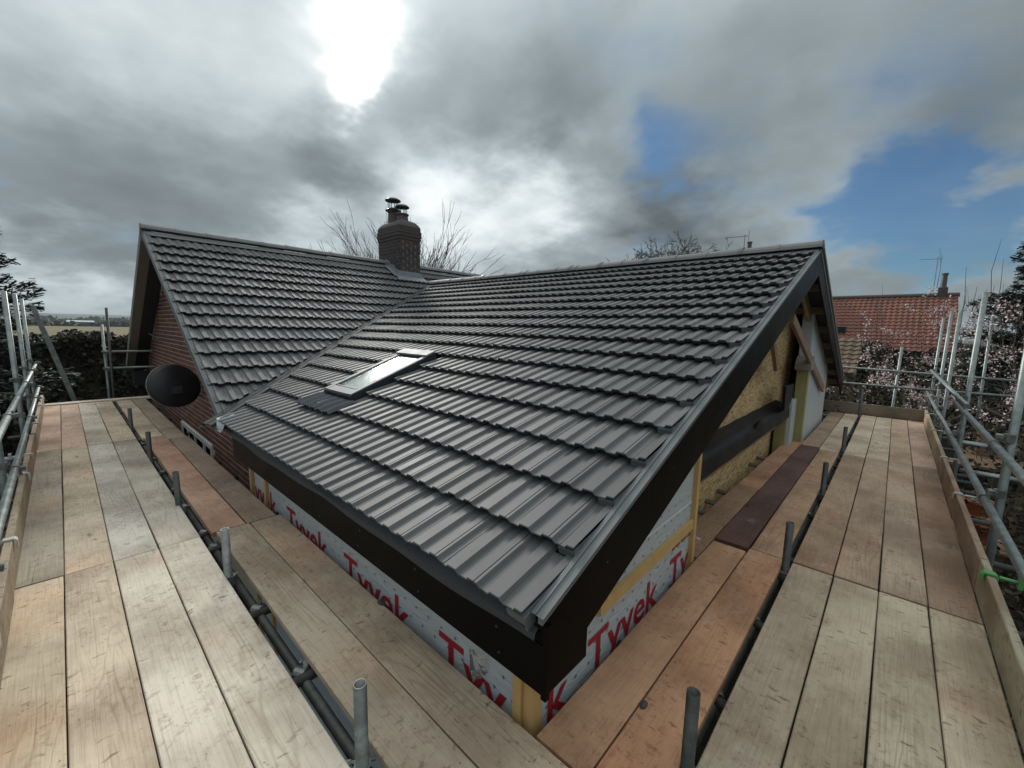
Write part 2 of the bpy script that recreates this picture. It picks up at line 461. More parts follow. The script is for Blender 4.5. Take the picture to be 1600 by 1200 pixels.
M['blackpot'] = simple('grey_plastic_trough', (0.05, 0.055, 0.06), 0.5, 0, 0.2, 8, 0.1, 50)
M['bark'] = simple('bark', (0.055, 0.045, 0.036), 0.9, 0, 0.35, 6, 0.6, 25, 0.2, 0.02)
M['twig'] = simple('bare_twig', (0.075, 0.060, 0.050), 0.85, 0, 0.3, 8, 0.0)
M['reddish_twig'] = simple('reddish_twig', (0.085, 0.060, 0.050), 0.85, 0, 0.3, 8, 0.0)

# glass
gm, gt, gb = material('rooflight_glass')
gb.inputs['Base Color'].default_value = (0.9, 0.95, 0.95, 1)
gb.inputs['Roughness'].default_value = 0.12
gb.inputs['Transmission Weight'].default_value = 1.0
gb.inputs['IOR'].default_value = 1.22
M['glass'] = gm

# ------------------------------------------------------------------ object helpers
WM = {}   # world matrix of every object made here
def link(o, parent=None, mw=None):
    C.objects.link(o)
    mw = mw or Matrix.Identity(4)
    WM[o.name] = mw
    if parent is not None:
        o.parent = parent
        pm = WM[parent.name]
        loc = pm.inverted() @ mw
        o.matrix_parent_inverse = Matrix.Identity(4)
        o.matrix_basis = loc
    else:
        o.matrix_basis = mw
    return o

def tag(o, label=None, cat=None, group=None, kind=None):
    if label: o['label'] = label
    if cat: o['category'] = cat
    if group: o['group'] = group
    if kind: o['kind'] = kind
    return o

def thing(name, loc, label, cat, group=None):
    o = bpy.data.objects.new(name, None)
    o.empty_display_size = 0.2
    link(o, None, Matrix.Translation(Vector(loc)))
    return tag(o, label, cat, group)

def mesh_from(name, verts, faces, smooth=False):
    me = bpy.data.meshes.new(name)
    me.from_pydata([tuple(v) for v in verts], [], faces)
    me.update()
    if smooth:
        me.polygons.foreach_set('use_smooth', [True] * len(me.polygons))
    return me

def obj(name, me, mat, parent=None, mw=None, color=None):
    if mat is not None and len(me.materials) == 0:
        me.materials.append(mat)
    o = bpy.data.objects.new(name, me)
    if color: o.color = (*color, 1.0)
    return link(o, parent, mw)

class MB:
    """collects shapes into one mesh"""
    def __init__(self):
        self.v = []; self.f = []
    def add(self, vs, fs):
        k = len(self.v)
        self.v += [tuple(p) for p in vs]
        self.f += [tuple(i + k for i in f) for f in fs]
        return self
    def box(self, x0, x1, y0, y1, z0, z1):
        vs = [(x0, y0, z0), (x1, y0, z0), (x1, y1, z0), (x0, y1, z0), (x0, y0, z1), (x1, y0, z1), (x1, y1, z1), (x0, y1, z1)]
        return self.add(vs, [(0, 3, 2, 1), (4, 5, 6, 7), (0, 1, 5, 4), (1, 2, 6, 5), (2, 3, 7, 6), (3, 0, 4, 7)])
    def cbox(self, x0, x1, y0, y1, z0, z1, c=0.006):
        """box with chamfered long edges (along x)"""
        pr = [(y0 + c, z0), (y1 - c, z0), (y1, z0 + c), (y1, z1 - c), (y1 - c, z1), (y0 + c, z1), (y0, z1 - c), (y0, z0 + c)]
        vs = [(x0, *p) for p in pr] + [(x1, *p) for p in pr]
        n = 8
        fs = [(i, i + n, (i + 1) % n + n, (i + 1) % n) for i in range(n)]
        fs += [tuple(range(n)), tuple(range(2 * n - 1, n - 1, -1))]
        return self.add(vs, [tuple(reversed(f)) for f in fs])
    def prism(self, pts, n_off):
        """closed polygon pts (3D, list) extruded by vector n_off"""
        n = len(pts); o = Vector(n_off)
        vs = [Vector(p) for p in pts] + [Vector(p) + o for p in pts]
        fs = [tuple(range(n - 1, -1, -1)), tuple(range(n, 2 * n))] + [(i, (i + 1) % n, (i + 1) % n + n, i + n) for i in range(n)]
        return self.add(vs, fs)
    def tube(self, a, b, r, r2=None, n=10, caps=True, hollow=0.0):
        a = Vector(a); b = Vector(b)
        d = (b - a).normalized()
        u = d.orthogonal().normalized(); w = d.cross(u)
        r2 = r if r2 is None else r2
        vs = []
        for p, rr in ((a, r), (b, r2)):
            for i in range(n):
                an = 2 * math.pi * i / n
                vs.append(p + (u * math.cos(an) + w * math.sin(an)) * rr)
        fs = [(i, (i + 1) % n, (i + 1) % n + n, i + n) for i in range(n)]
        if hollow:
            k = len(vs)
            for p in (b, b - d * hollow):
                for i in range(n):
                    an = 2 * math.pi * i / n
                    vs.append(p + (u * math.cos(an) + w * math.sin(an)) * (r2 * 0.82))
            fs += [(n + i, n + (i + 1) % n, k + (i + 1) % n, k + i) for i in range(n)]
            fs += [(k + i, k + (i + 1) % n, k + n + (i + 1) % n, k + n + i) for i in range(n)]
            fs.append(tuple(k + n + i for i in range(n)))
            fs.append(tuple(range(n - 1, -1, -1)))
        elif caps:
            fs += [tuple(range(n - 1, -1, -1)), tuple(range(n, 2 * n))]
        return self.add(vs, fs)
    def lathe(self, base, prof, n=20, axis='z', cap_top=False):
        b = Vector(base); vs = []
        for r, h in prof:
            for i in range(n):
                an = 2 * math.pi * i / n
                vs.append(b + Vector((r * math.cos(an), r * math.sin(an), h)))
        fs = []
        for j in range(len(prof) - 1):
            fs += [(j * n + i, j * n + (i + 1) % n, (j + 1) * n + (i + 1) % n, (j + 1) * n + i) for i in range(n)]
        if cap_top: fs.append(tuple((len(prof) - 1) * n + i for i in range(n)))
        return self.add(vs, fs)
    def mesh(self, name, smooth=False):
        return mesh_from(name, self.v, self.f, smooth)
    def build(self, name, mat, parent=None, smooth=False, mw=None, color=None):
        return obj(name, self.mesh(name, smooth), mat, parent, mw, color)

def bx(name, mat, parent, x0, x1, y0, y1, z0, z1, **kw):
    """box as an object whose origin is its centre"""
    c = Vector(((x0 + x1) / 2, (y0 + y1) / 2, (z0 + z1) / 2))
    m = MB().box(x0 - c.x, x1 - c.x, y0 - c.y, y1 - c.y, z0 - c.z, z1 - c.z)
    o = m.build(name, mat, parent, mw=Matrix.Translation(c), **kw)
    return o

def quads_mesh(name, P, U, V):
    """many loose quads: centres P, half axes U, V (numpy n x 3)"""
    n = len(P)
    vs = np.empty((n, 4, 3), np.float32)
    vs[:, 0] = P - U - V; vs[:, 1] = P + U - V; vs[:, 2] = P + U + V; vs[:, 3] = P - U + V
    me = bpy.data.meshes.new(name)
    me.vertices.add(n * 4); me.loops.add(n * 4); me.polygons.add(n)
    me.vertices.foreach_set('co', vs.ravel())
    me.loops.foreach_set('vertex_index', np.arange(n * 4, dtype=np.int32))
    me.polygons.foreach_set('loop_start', np.arange(0, n * 4, 4, dtype=np.int32))
    me.polygons.foreach_set('loop_total', np.full(n, 4, np.int32))
    me.update(calc_edges=True)
    return me

def rand_leaves(name, P, size, mat, parent, aspect=0.55, up=0.0, kind=None):
    n = len(P)
    a = RNG.normal(size=(n, 3)); a[:, 2] *= (1 - up)
    a /= np.linalg.norm(a, axis=1)[:, None]
    b = RNG.normal(size=(n, 3)); b -= (b * a).sum(1)[:, None] * a
    b /= np.linalg.norm(b, axis=1)[:, None]
    s = size * RNG.uniform(0.6, 1.4, (n, 1))
    o = obj(name, quads_mesh(name, P, a * s, b * s * aspect), mat, parent)
    if kind: o['kind'] = kind
    return o

# ------------------------------------------------------------------ ground, field, hills
GZ = -2.0
gmat = mat_ground('garden_soil', (0.028, 0.022, 0.017), (0.040, 0.040, 0.022), (0.065, 0.050, 0.036), 1.0)
N = 90
xs = np.linspace(-1, 1, N); gx = np.sign(xs) * (np.abs(xs) ** 3.0) * 6000 + xs * 60
vs = []; fs = []
for j in range(N):
    for i in range(N):
        x, y = gx[i] + 8, gx[j] + 6
        z = GZ
        if abs(x) < 60 and abs(y) < 60: z += random.uniform(-0.05, 0.05)
        vs.append((x, y, z))
for j in range(N - 1):
    for i in range(N - 1):
        fs.append((j * N + i, j * N + i + 1, (j + 1) * N + i + 1, (j + 1) * N + i))
g = obj('ground', mesh_from('ground', vs, fs), gmat)
tag(g, 'dark bare garden soil under and around the scaffold', None, kind='structure')

def sheet(name, x0, x1, y0, y1, z, mat, label, nx=12, ny=12, amp=0.0):
    vs = []; fs = []
    for j in range(ny + 1):
        for i in range(nx + 1):
            vs.append((x0 + (x1 - x0) * i / nx, y0 + (y1 - y0) * j / ny, z + random.uniform(-amp, amp)))
    for j in range(ny):
        for i in range(nx):
            k = j * (nx + 1) + i
            fs.append((k, k + 1, k + nx + 2, k + nx + 1))
    o = obj(name, mesh_from(name, vs, fs), mat)
    tag(o, label, None, kind='structure')
    return o
fieldm = mat_ground('stubble_field', (0.16, 0.125, 0.070), (0.12, 0.115, 0.055), (0.19, 0.15, 0.09), 0.05, 0.1)
fieldg = mat_ground('green_pasture', (0.065, 0.085, 0.038), (0.085, 0.095, 0.045), (0.06, 0.07, 0.035), 0.02, 0.1)
sheet('stubble_field', -400, 500, 60, 330, GZ + 0.12, fieldm, 'tan stubble field beyond the dark hedge')
sheet('pasture', -1500, 1500, 345, 1500, GZ + 0.16, fieldg, 'pale green pasture in the far distance')

hillm = mat_ground('far_hill', (0.050, 0.065, 0.040), (0.075, 0.080, 0.045), (0.040, 0.050, 0.032), 0.01, 0.1)
def hill_ridge(name, D, depth, h0, amp, a0, a1, seed, label):
    rr = random.Random(seed)
    ph = [rr.uniform(0, 6.28) for _ in range(6)]
    n = 90; vs = []; fs = []
    rows = [(-1, 0), (-0.75, 0.45), (-0.45, 0.8), (-0.1, 0.97), (0.2, 1), (0.7, 0.6), (1, 0)]
    for j, (dd, hh) in enumerate(rows):
        for i in range(n + 1):
            a = a0 + (a1 - a0) * i / n
            hgt = h0 + amp * (math.sin(a * 7 + ph[0]) + 0.6 * math.sin(a * 17 + ph[1]) + 0.3 * math.sin(a * 41 + ph[2]))
            rad = D + dd * depth
            vs.append((rad * math.cos(a), rad * math.sin(a), GZ - 1 + (hgt) * hh))
    for j in range(len(rows) - 1):
        for i in range(n):
            k = j * (n + 1) + i
            fs.append((k, k + 1, k + n + 2, k + n + 1))
    o = obj(name, mesh_from(name, vs, fs, True), hillm)
    tag(o, label, None, kind='structure')
hill_ridge('hill', 2600, 700, 34, 6, R(20), R(160), 3, 'long low wooded hill on the horizon')
hill_ridge('hill', 1700, 300, 13, 4, R(75), R(140), 5, 'lower nearer rise below the far hill')

# hedgerow strips in the distance
def strip_mass(name, p0, p1, h, w, n, mat, label, leaf):
    p0 = np.array(p0); p1 = np.array(p1)
    t = RNG.uniform(0, 1, (n, 1))
    P = p0 + (p1 - p0) * t
    hh = h * (0.7 + 0.3 * np.sin(t * 37) * np.sin(t * 91 + 1))
    P = P + np.c_[RNG.normal(0, w, n), RNG.normal(0, w, n), (RNG.uniform(0, 1, n) * hh[:, 0])]
    o = rand_leaves(name, P, leaf, mat, None, 0.8)
    tag(o, label, None, kind='stuff')
farleaf = mat_leaf('far_foliage', [(0.020, 0.026, 0.014), (0.035, 0.04, 0.02), (0.045, 0.045, 0.028)])
strip_mass('far_hedgerow', (-150, 337, GZ), (260, 339, GZ), 3.0, 1.2, 2600, farleaf, 'dark hedgerow line at the far edge of the stubble field', 0.9)
strip_mass('far_hedgerow', (-300, 700, GZ), (500, 760, GZ), 8.0, 3.0, 2200, farleaf, 'long dark line of trees across the pasture', 2.2)

# white polytunnel on the pasture
pt = MB()
for k in range(9):
    a0, a1 = math.pi * k / 9, math.pi * (k + 1) / 9
    q = lambda x, an: (x, 620 + 5 * math.cos(an), GZ + 1.6 + 1.5 * math.sin(an))
    pt.add([q(5, a0), q(25, a0), q(25, a1), q(5, a1)], [(0, 1, 2, 3)])
ptt = thing('polytunnel', (15, 620, GZ), 'long white roofed farm shed far off on the pasture', 'shed')
pt.build('cover', M['white'], ptt)
bx('wall', M['darkroom'], ptt, 5, 25, 615.2, 624.8, GZ, GZ + 1.6)

# ================================================================== roofs
PF = math.atan(0.381)              # pitch of the extension roof
PMn = math.atan(0.57)              # pitch of the bungalow roof
cF, sF = math.cos(PF), math.sin(PF)
cM, sM = math.cos(PMn), math.sin(PMn)
TW, GAUGE = 0.246, 0.316
YV = 0.787                         # gable verge plane of the extension
XR = 6.27                          # ridge of the extension
ZR = 0.60 + 0.381 * (XR - 1.0)
XE = 1.0
XV = 1.04                          # verge of the bungalow
YE = 4.93
YR = 9.23
ZRM = 0.627 + 0.57 * (YR - 4.98)
def zF(x): return 0.60 + 0.381 * (x - 1.0)
def zM(y): return 0.627 + 0.57 * (y - 4.98)
def valleyY(x): return 4.98 + (zF(x) - 0.627) / 0.57

ext = thing('timber_extension', (1.2, 0.94, GZ), 'unfinished timber extension wrapped in grey membrane under a dark tiled roof', 'house extension')
bung = thing('brick_bungalow', (1.36, 5.0, GZ), 'red brick bungalow with a steep dark tiled roof and brick chimney', 'house')

slab = [Vector((x, y, zF(x) - 0.11)) for x, y in [(1.06, YV + 0.03), (XR, YV + 0.03), (XR, valleyY(XR) - 0.02), (1.06, valleyY(1.06) - 0.1)]]
ext_roof = obj('roof', MB().prism(slab, (0, 0, 0.08)).mesh('roof'), M['darksoffit'], ext)
rear = MB().prism([(XR, YV + 0.03, ZR - 0.03), (2 * XR - 1.06, YV + 0.03, zF(1.06) - 0.03), (2 * XR - 1.06, YV + 0.03, zF(1.06) - 0.11), (XR, YV + 0.03, ZR - 0.11)], (0, 11, 0)).build('rear_roof', M['darksoffit'], ext)
# bungalow: near slope, with its triangle cut along the valley, and the far slope
vx = [(XV, YE), (XV, YR), (14.0, YR), (14.0, 9.0), (XR + 0.6, valleyY(XR) + 0.35), (XR, valleyY(XR)), (XE, valleyY(XE))]
near_poly = [Vector((x, y, zM(y) - 0.03)) for x, y in [(XV + 0.02, YE + 0.02), (XE + 0.12, valleyY(XE + 0.12)), (XR, valleyY(XR)), (14.0, valleyY(XR)), (14.0, YR), (XV + 0.02, YR)]]
bung_roof = MB().prism([p - Vector((0, 0, 0.07)) for p in near_poly], (0, 0, 0.07)).build('roof', M['darksoffit'], bung)
YB = 2 * YR - YE
far = MB().prism([(XV + 0.02, YR, ZRM - 0.03), (XV + 0.02, YB, zM(YE) - 0.03), (XV + 0.02, YB, zM(YE) - 0.10), (XV + 0.02, YR, ZRM - 0.10)], (13, 0, 0)).build('rear_roof', M['darksoffit'], bung)

# ---- the tile
def tile_mesh(name='tile', u0=0.0, u1=TW, Lt=0.385):
    H = 0.0165
    prof = [(0.0012, 0.0), (0.022, 0.0), (0.034, H), (0.084, H), (0.096, 0.0), (0.145, 0.0), (0.157, H), (0.190, H), (0.1905, H - 0.006), (0.1935, H - 0.006), (0.194, H - 0.001), (0.207, H - 0.001), (0.219, 0.0), (0.2448, 0.0)]
    rise = 0.046
    def wtop(v): return rise * (1 - v / GAUGE)
    vs = []
    rows = [(0.060, 'und'), (0.024, 'bot'), (0.0, 'nose'), (0.004, 'top'), (Lt, 'top')]
    for v, k in rows:
        for (u, h) in prof:
            if k == 'und': w = h * 0.9 + 0.006
            elif k == 'bot': w = h * 0.95 + 0.010
            elif k == 'nose': w = h + wtop(0) - 0.004
            else: w = h + wtop(v)
            vs.append((u, v, w))
    n = len(prof); fs = []
    for r in range(4):
        for i in range(n - 1):
            fs.append((r * n + i, r * n + i + 1, (r + 1) * n + i + 1, (r + 1) * n + i))
    # sides
    k = len(vs)
    vs += [(prof[0][0], Lt, -0.012), (prof[-1][0], Lt, -0.012)]
    fs.append((0, n, 2 * n, 3 * n, 4 * n, k))
    fs.append((n - 1, k + 1, 5 * n - 1, 4 * n - 1, 3 * n - 1, 2 * n - 1))
    return vs, fs
TV, TF = tile_mesh()
tile_me = mesh_from('tile', TV, TF)
tile_me.materials.append(M['tile'])

def cut_tile(mw, planes):
    """tile mesh (local) cut by world planes (point, normal pointing to the removed side)"""
    bm = bmesh.new()
    vl = [bm.verts.new(v) for v in TV]
    for f in TF:
        try: bm.faces.new([vl[i] for i in f])
        except ValueError: pass
    inv = mw.inverted(); n3 = mw.to_3x3().transposed()
    for co, no in planes:
        lc = inv @ Vector(co); ln = (n3 @ Vector(no)).normalized()
        geom = bm.verts[:] + bm.edges[:] + bm.faces[:]
        bmesh.ops.bisect_plane(bm, geom=geom, plane_co=lc, plane_no=ln, clear_outer=True)
        if not bm.faces: break
    if not bm.faces:
        bm.free(); return None
    me = bpy.data.meshes.new('tile')
    bm.to_mesh(me); bm.free()
    me.materials.append(M['tile'])
    return me

CAMP = Vector((0, 0, 1.6))
def add_tiles(parent, tiles, joined_name):
    """tiles: list of (matrix, mesh or None for the full tile)"""
    def score(it):
        c = it[0] @ Vector((TW / 2, 0.15, 0.02))
        n = (it[0].to_3x3() @ Vector((0, 0, 1)))
        d = CAMP - c
        return max(0, n.dot(d.normalized())) / d.length_squared
    tiles.sort(key=score, reverse=True)
    for mw, me in tiles[:300]:
        obj('tile', me or tile_me, None, parent, mw)
    if len(tiles) > 300:
        mb = MB()
        for mw, me in tiles[300:]:
            if me is None: vs, fs = TV, TF
            else:
                vs = [v.co[:] for v in me.vertices]; fs = [tuple(p.vertices) for p in me.polygons]
            mb.add([mw @ Vector(v) for v in vs], fs)
        o = mb.build(joined_name, M['tile'], parent)
        o['kind'] = 'stuff'

# rooflight footprint (plan)
SKX0, SKX1, SKY0, SKY1 = 1.78, 2.70, 3.60, 4.15
# ---- extension tiles
tiles = []
nc = int(round((XR - XE - 0.10) / (GAUGE * cF)))
vdirv = Vector((1.0, 0.668, 0)).normalized()
vnorm = Vector((-vdirv.y, vdirv.x, 0))          # towards the bungalow side
vp = Vector((XE, valleyY(XE), 0))
for c in range(nc):
    x0 = XE + c * GAUGE * cF
    z0 = zF(x0)
    k0 = 0
    yv = YV - 0.01 - (TW / 2 if c % 2 else 0)
    k = 0
    while True:
        ya = yv + TW * k; yb = ya + TW
        k += 1
        xt = x0 + 0.40 * cF
        if ya > valleyY(xt) + 0.2: break
        if yb < YV + 0.06: continue
        rx = random.gauss(0, 0.004); rz = random.gauss(0, 0.003)
        mw = Matrix(((0, cF, -sF, x0), (-1, 0, 0, yb), (0, sF, cF, z0), (0, 0, 0, 1)))
        mw = mw @ Matrix.Translation((0, random.gauss(0, 0.0025), random.uniform(0, 0.0025))) @ Matrix.Rotation(rx, 4, 'X') @ Matrix.Rotation(rz, 4, 'Z') @ Matrix.Rotation(random.gauss(0, 0.004), 4, 'Y')
        planes = []
        if ya < YV + 0.047: planes.append(((0, YV + 0.045, 0), (0, -1, 0)))
        # valley
        if yb > valleyY(x0) - 0.45:
            planes.append((vp - vnorm * 0.055, vnorm))
        # rooflight
        x1 = x0 + GAUGE * cF
        ins = False
        if yb > SKY0 - 0.05 and ya < SKY1 + 0.05 and x1 > SKX0 - 0.02 and x0 < SKX1 + 0.06:
            m0, m1 = SKY0 - 0.05, SKY1 + 0.05
            if ya >= m0 - 0.02 and yb <= m1 + 0.02:
                if x0 < SKX0 - 0.12: planes.append(((SKX0 - 0.02, 0, 0), (1, 0, 0)))
                elif x0 > SKX1 - 0.06: pass
                else: ins = True
            elif ya < m0: planes.append(((0, m0, 0), (0, 1, 0)))
            else: planes.append(((0, m1, 0), (0, -1, 0)))
        if ins: continue
        if planes:
            me = cut_tile(mw, planes)
            if me is None: continue
            tiles.append((mw, me))
        else:
            tiles.append((mw, None))
add_tiles(ext_roof, tiles, 'distant_tiles')
n_ext = len(tiles)

# ---- bungalow tiles
CHX0, CHX1, CHY0, CHY1 = 5.45, 6.02, 8.62, 9.55
tiles = []
nc = int(round((YR - YE - 0.10) / (GAUGE * cM)))
for c in range(nc):
    y0 = YE - 0.03 + c * GAUGE * cM
    z0 = zM(y0)
    xs0 = XV - (TW / 2 if c % 2 else 0)
    k = 0
    while True:
        xa = xs0 + TW * k; xb = xa + TW
        k += 1
        ym = y0 + 0.4 * cM
        xval = 1.0 + (ym - valleyY(1.0)) / 0.668
        if y0 < valleyY(XR) - 0.5:
            if xa > xval + 0.1: break
        elif xa > 9.2: break
        if xb < XV + 0.02: continue
        if xa > CHX0 - 0.02 and xb < CHX1 + 0.02 and y0 > CHY0 - 0.05: continue
        mw = Matrix(((1, 0, 0, xa), (0, cM, -sM, y0), (0, sM, cM, z0), (0, 0, 0, 1)))
        mw = mw @ Matrix.Translation((0, random.gauss(0, 0.0025), random.uniform(0, 0.0025))) @ Matrix.Rotation(random.gauss(0, 0.004), 4, 'X') @ Matrix.Rotation(random.gauss(0, 0.003), 4, 'Z')
        planes = []
        if xa < XV: planes.append(((XV + 0.002, 0, 0), (-1, 0, 0)))
        if xb > 1.0 + (y0 - valleyY(1.0)) / 0.668 - 0.6 and y0 < valleyY(XR) + 0.1:
            planes.append((vp + vnorm * 0.055, -vnorm))
        if planes:
            me = cut_tile(mw, planes)
            if me is None: continue
            tiles.append((mw, me))
        else:
            tiles.append((mw, None))
add_tiles(bung_roof, tiles, 'distant_tiles')
print('tiles', n_ext, len(tiles))

# ---- valley trough
def valley_pt(x, off, up):
    p = Vector((x, valleyY(x), zF(x)))
    q = p + vnorm * off
    return Vector((q.x, q.y, p.z + up))
mb = MB()
a, b_ = 0.90, XR + 0.05
prof = [(-0.115, 0.000), (-0.052, 0.018), (-0.048, 0.050), (-0.006, 0.058), (0.0, 0.040), (0.006, 0.058), (0.048, 0.064), (0.052, 0.030), (0.115, 0.010)]
n = len(prof)
vs = [valley_pt(a, o, u) for o, u in prof] + [valley_pt(b_, o, u) for o, u in prof]
mb.add(vs, [(i, i + 1, i + 1 + n, i + n) for i in range(n - 1)])
mb.build('valley', M['valley'], ext)

# ---- ridge tiles
def ridge(parent, p0, p1, n_t, axis):
    L = (Vector(p1) - Vector(p0)).length / n_t
    seg = 8; rad = 0.130
    vs = []; fs = []
    for e, (s, rr) in enumerate(((0.0, rad + 0.006), (0.05, rad + 0.006), (0.052, rad), (L + 0.015, rad))):
        for i in range(seg + 1):
            an = math.pi * (0.06 + 0.88 * i / seg)
            vs.append((s, rr * math.cos(an), rr * math.sin(an) * 0.85))
    for r_ in range(3):
        for i in range(seg):
            k = r_ * (seg + 1) + i
            fs.append((k, k + 1, k + seg + 2, k + seg + 1))
    fs.append(tuple(range(seg, -1, -1)))
    me = mesh_from('ridge_tile', vs, [tuple(reversed(f)) for f in fs], False)
    me.materials.append(M['ridge'])
    for i in range(n_t):
        p = Vector(p0).lerp(Vector(p1), i / n_t) + Vector((0, 0, random.uniform(-0.002, 0.003)))
        rot = Matrix.Rotation(0 if axis == 'x' else math.pi / 2, 4, 'Z')
        obj('ridge_tile', me, None, parent, Matrix.Translation(p) @ rot @ Matrix.Rotation(random.gauss(0, .003), 4, 'Z'))
ridge(ext_roof, (XR, YV - 0.02, ZR + 0.015), (XR, 8.55, ZR + 0.015), 18, 'y')
ridge(bung_roof, (XV - 0.02, YR, ZRM + 0.02), (5.40, YR, ZRM + 0.02), 10, 'x')
ridge(bung_roof, (6.06, YR, ZRM + 0.02), (10.5, YR, ZRM + 0.02), 10, 'x')
# mortar bands under the ridges
mb = MB()
for sgn in (-1, 1):
    mb.add([(XR + sgn * 0.11, YV, ZR + 0.010), (XR + sgn * 0.11, 8.4, ZR + 0.010), (XR + sgn * 0.19, 8.4, ZR - 0.045), (XR + sgn * 0.19, YV, ZR - 0.045)], [(0, 1, 2, 3)] if sgn > 0 else [(3, 2, 1, 0)])
mb.build('ridge_bedding', M['verge'], ext)
mb = MB().add([(XV, YR - 0.11, ZRM + 0.0), (9.5, YR - 0.11, ZRM + 0.0), (9.5, YR - 0.17, ZRM - 0.065), (XV, YR - 0.17, ZRM - 0.065)], [(3, 2, 1, 0)])
mb.build('ridge_bedding', M['ridge'], bung)
# pale ridge unions on the extension ridge
me = MB()
for i in range(9):
    an0 = math.pi * (0.05 + 0.9 * i / 9); an1 = math.pi * (0.05 + 0.9 * (i + 1) / 9)
    r1 = 0.143
    me.add([(r1 * math.cos(an0), 0, r1 * math.sin(an0) * 0.86), (r1 * math.cos(an0), 0.05, r1 * math.sin(an0) * 0.86), (r1 * math.cos(an1), 0.05, r1 * math.sin(an1) * 0.86), (r1 * math.cos(an1), 0, r1 * math.sin(an1) * 0.86)], [(0, 1, 2, 3)])
um = me.mesh('ridge_union'); um.materials.append(M['verge'])
for yy in (1.62, 2.95, 3.75, 4.35, 5.4, 6.6):
    obj('ridge_union', um, None, ext_roof, Matrix.Translation((XR, yy, ZR + 0.015)))

# ---- extension verge trim, barge boards, fascia
def slope_prism(parent, name, mat, x0, x1, y0, y1, top, bot, rear_side=False):
    """board following the front slope in the plane y0..y1; top/bot are offsets from the roof plane (vertical)"""
    f = (lambda x: 2 * XR - x) if rear_side else (lambda x: x)
    pts = [(f(x0), y0, zF(x0) + bot), (f(x1), y0, zF(x1) + bot), (f(x1), y0, zF(x1) + top), (f(x0), y0, zF(x0) + top)]
    if rear_side: pts = pts[::-1]
    return MB().prism(pts[::-1], (0, y1 - y0, 0)).build(name, mat, parent)
verge = slope_prism(ext, 'verge_trim', M['verge'], 1.02, XR, YV - 0.012, YV + 0.008, 0.030, 0.006)
mb = MB()   # flat upper flange of the verge trim and its small upstand
x0, x1 = 1.02, XR
for (ya, za, yb, zb) in ((YV - 0.014, 0.030, YV + 0.041, 0.031), (YV + 0.018, 0.031, YV + 0.0185, 0.037), (YV + 0.0185, 0.037, YV + 0.025, 0.037)):
    mb.add([(x0, ya, zF(x0) + za), (x1, ya, zF(x1) + za), (x1, yb, zF(x1) + zb), (x0, yb, zF(x0) + zb)], [(0, 1, 2, 3)])
mb.build('verge_flange', M['verge'], ext)
capm = MB()
capm.cbox(-0.004, 0.030, -0.022, 0.062, 0.000, 0.039, 0.006)
capm.prism([(-0.002, -0.020, -0.03), (GAUGE, -0.020, -0.03), (GAUGE, -0.020, 0.002), (-0.002, -0.020, 0.047)], (0, 0.006, 0))
capmesh = capm.mesh('verge_cap'); capmesh.materials.append(M['verge'])
for c in range(17):
    x0 = XE + c * GAUGE * cF
    mw = Matrix(((cF, 0, -sF, x0), (0, 1, 0, YV + 0.062), (sF, 0, cF, zF(x0)), (0, 0, 0, 1)))
    obj('verge_cap', capmesh, None, ext_roof, mw @ Matrix.Rotation(random.gauss(0, .02), 4, 'Z'))
barge = slope_prism(ext, 'barge_board', M['black'], 1.315, XR - 0.004, YV - 0.006, YV + 0.016, 0.004, -0.285)
rbarge = slope_prism(ext, 'barge_board', M['black'], 1.06, XR - 0.004, YV - 0.006, YV + 0.016, -0.037, -0.285, True)
rv = slope_prism(ext, 'verge_trim', M['verge'], 1.02, XR, YV - 0.012, YV + 0.008, 0.030, -0.035, True)
slope_prism(ext, 'rear_undercloak', M['soffit'], 1.06, XR, YV - 0.03, YV + 0.05, 0.075, 0.032, True)
# box end at the near corner
mb = MB().prism([(1.05, YV - 0.010, 0.322), (1.313, YV - 0.010, 0.322), (1.313, YV - 0.010, zF(1.313) + 0.002), (1.05, YV - 0.010, zF(1.05) + 0.002)][::-1], (0, 0.20, 0))
mb.build('box_end', M['black'], ext)
bx('corner_trim', M['black'], ext, 1.040, 1.062, YV - 0.020, YV + 0.002, 0.315, 0.60)
# fascia along the eaves, two lengths, with a dark grey return at the far end
bx('fascia_board', M['black'], ext, 1.045, 1.063, YV + 0.004, 2.72, 0.325, 0.515)
bx('fascia_board', M['black'], ext, 1.045, 1.063, 2.723, 4.62, 0.325, 0.515)
bx('fascia_return', M['dgrey'], ext, 1.06, 1.30, 4.625, 4.66, 0.30, 0.60)
# fascia screws
sm = MB().lathe((0, 0, 0), [(0.006, 0), (0.005, 0.002), (0.0001, 0.0025)], 8).mesh('screw'); sm.materials.append(M['dgrey'])
for yy in (1.0, 1.55, 2.1, 2.65, 3.2, 3.8, 4.4):
    for zz_ in (0.37, 0.47):
        obj('screw', sm, None, ext, Matrix.Translation((1.0445, yy + random.uniform(-.02, .02), zz_)) @ Matrix.Rotation(-math.pi / 2, 4, 'Y'))
for xx in (1.45, 2.1, 2.8, 3.6, 4.4, 5.4, 6.1):
    obj('screw', sm, None, ext, Matrix.Translation((xx, YV - 0.0065, zF(xx) - 0.11)) @ Matrix.Rotation(math.pi / 2, 4, 'X'))
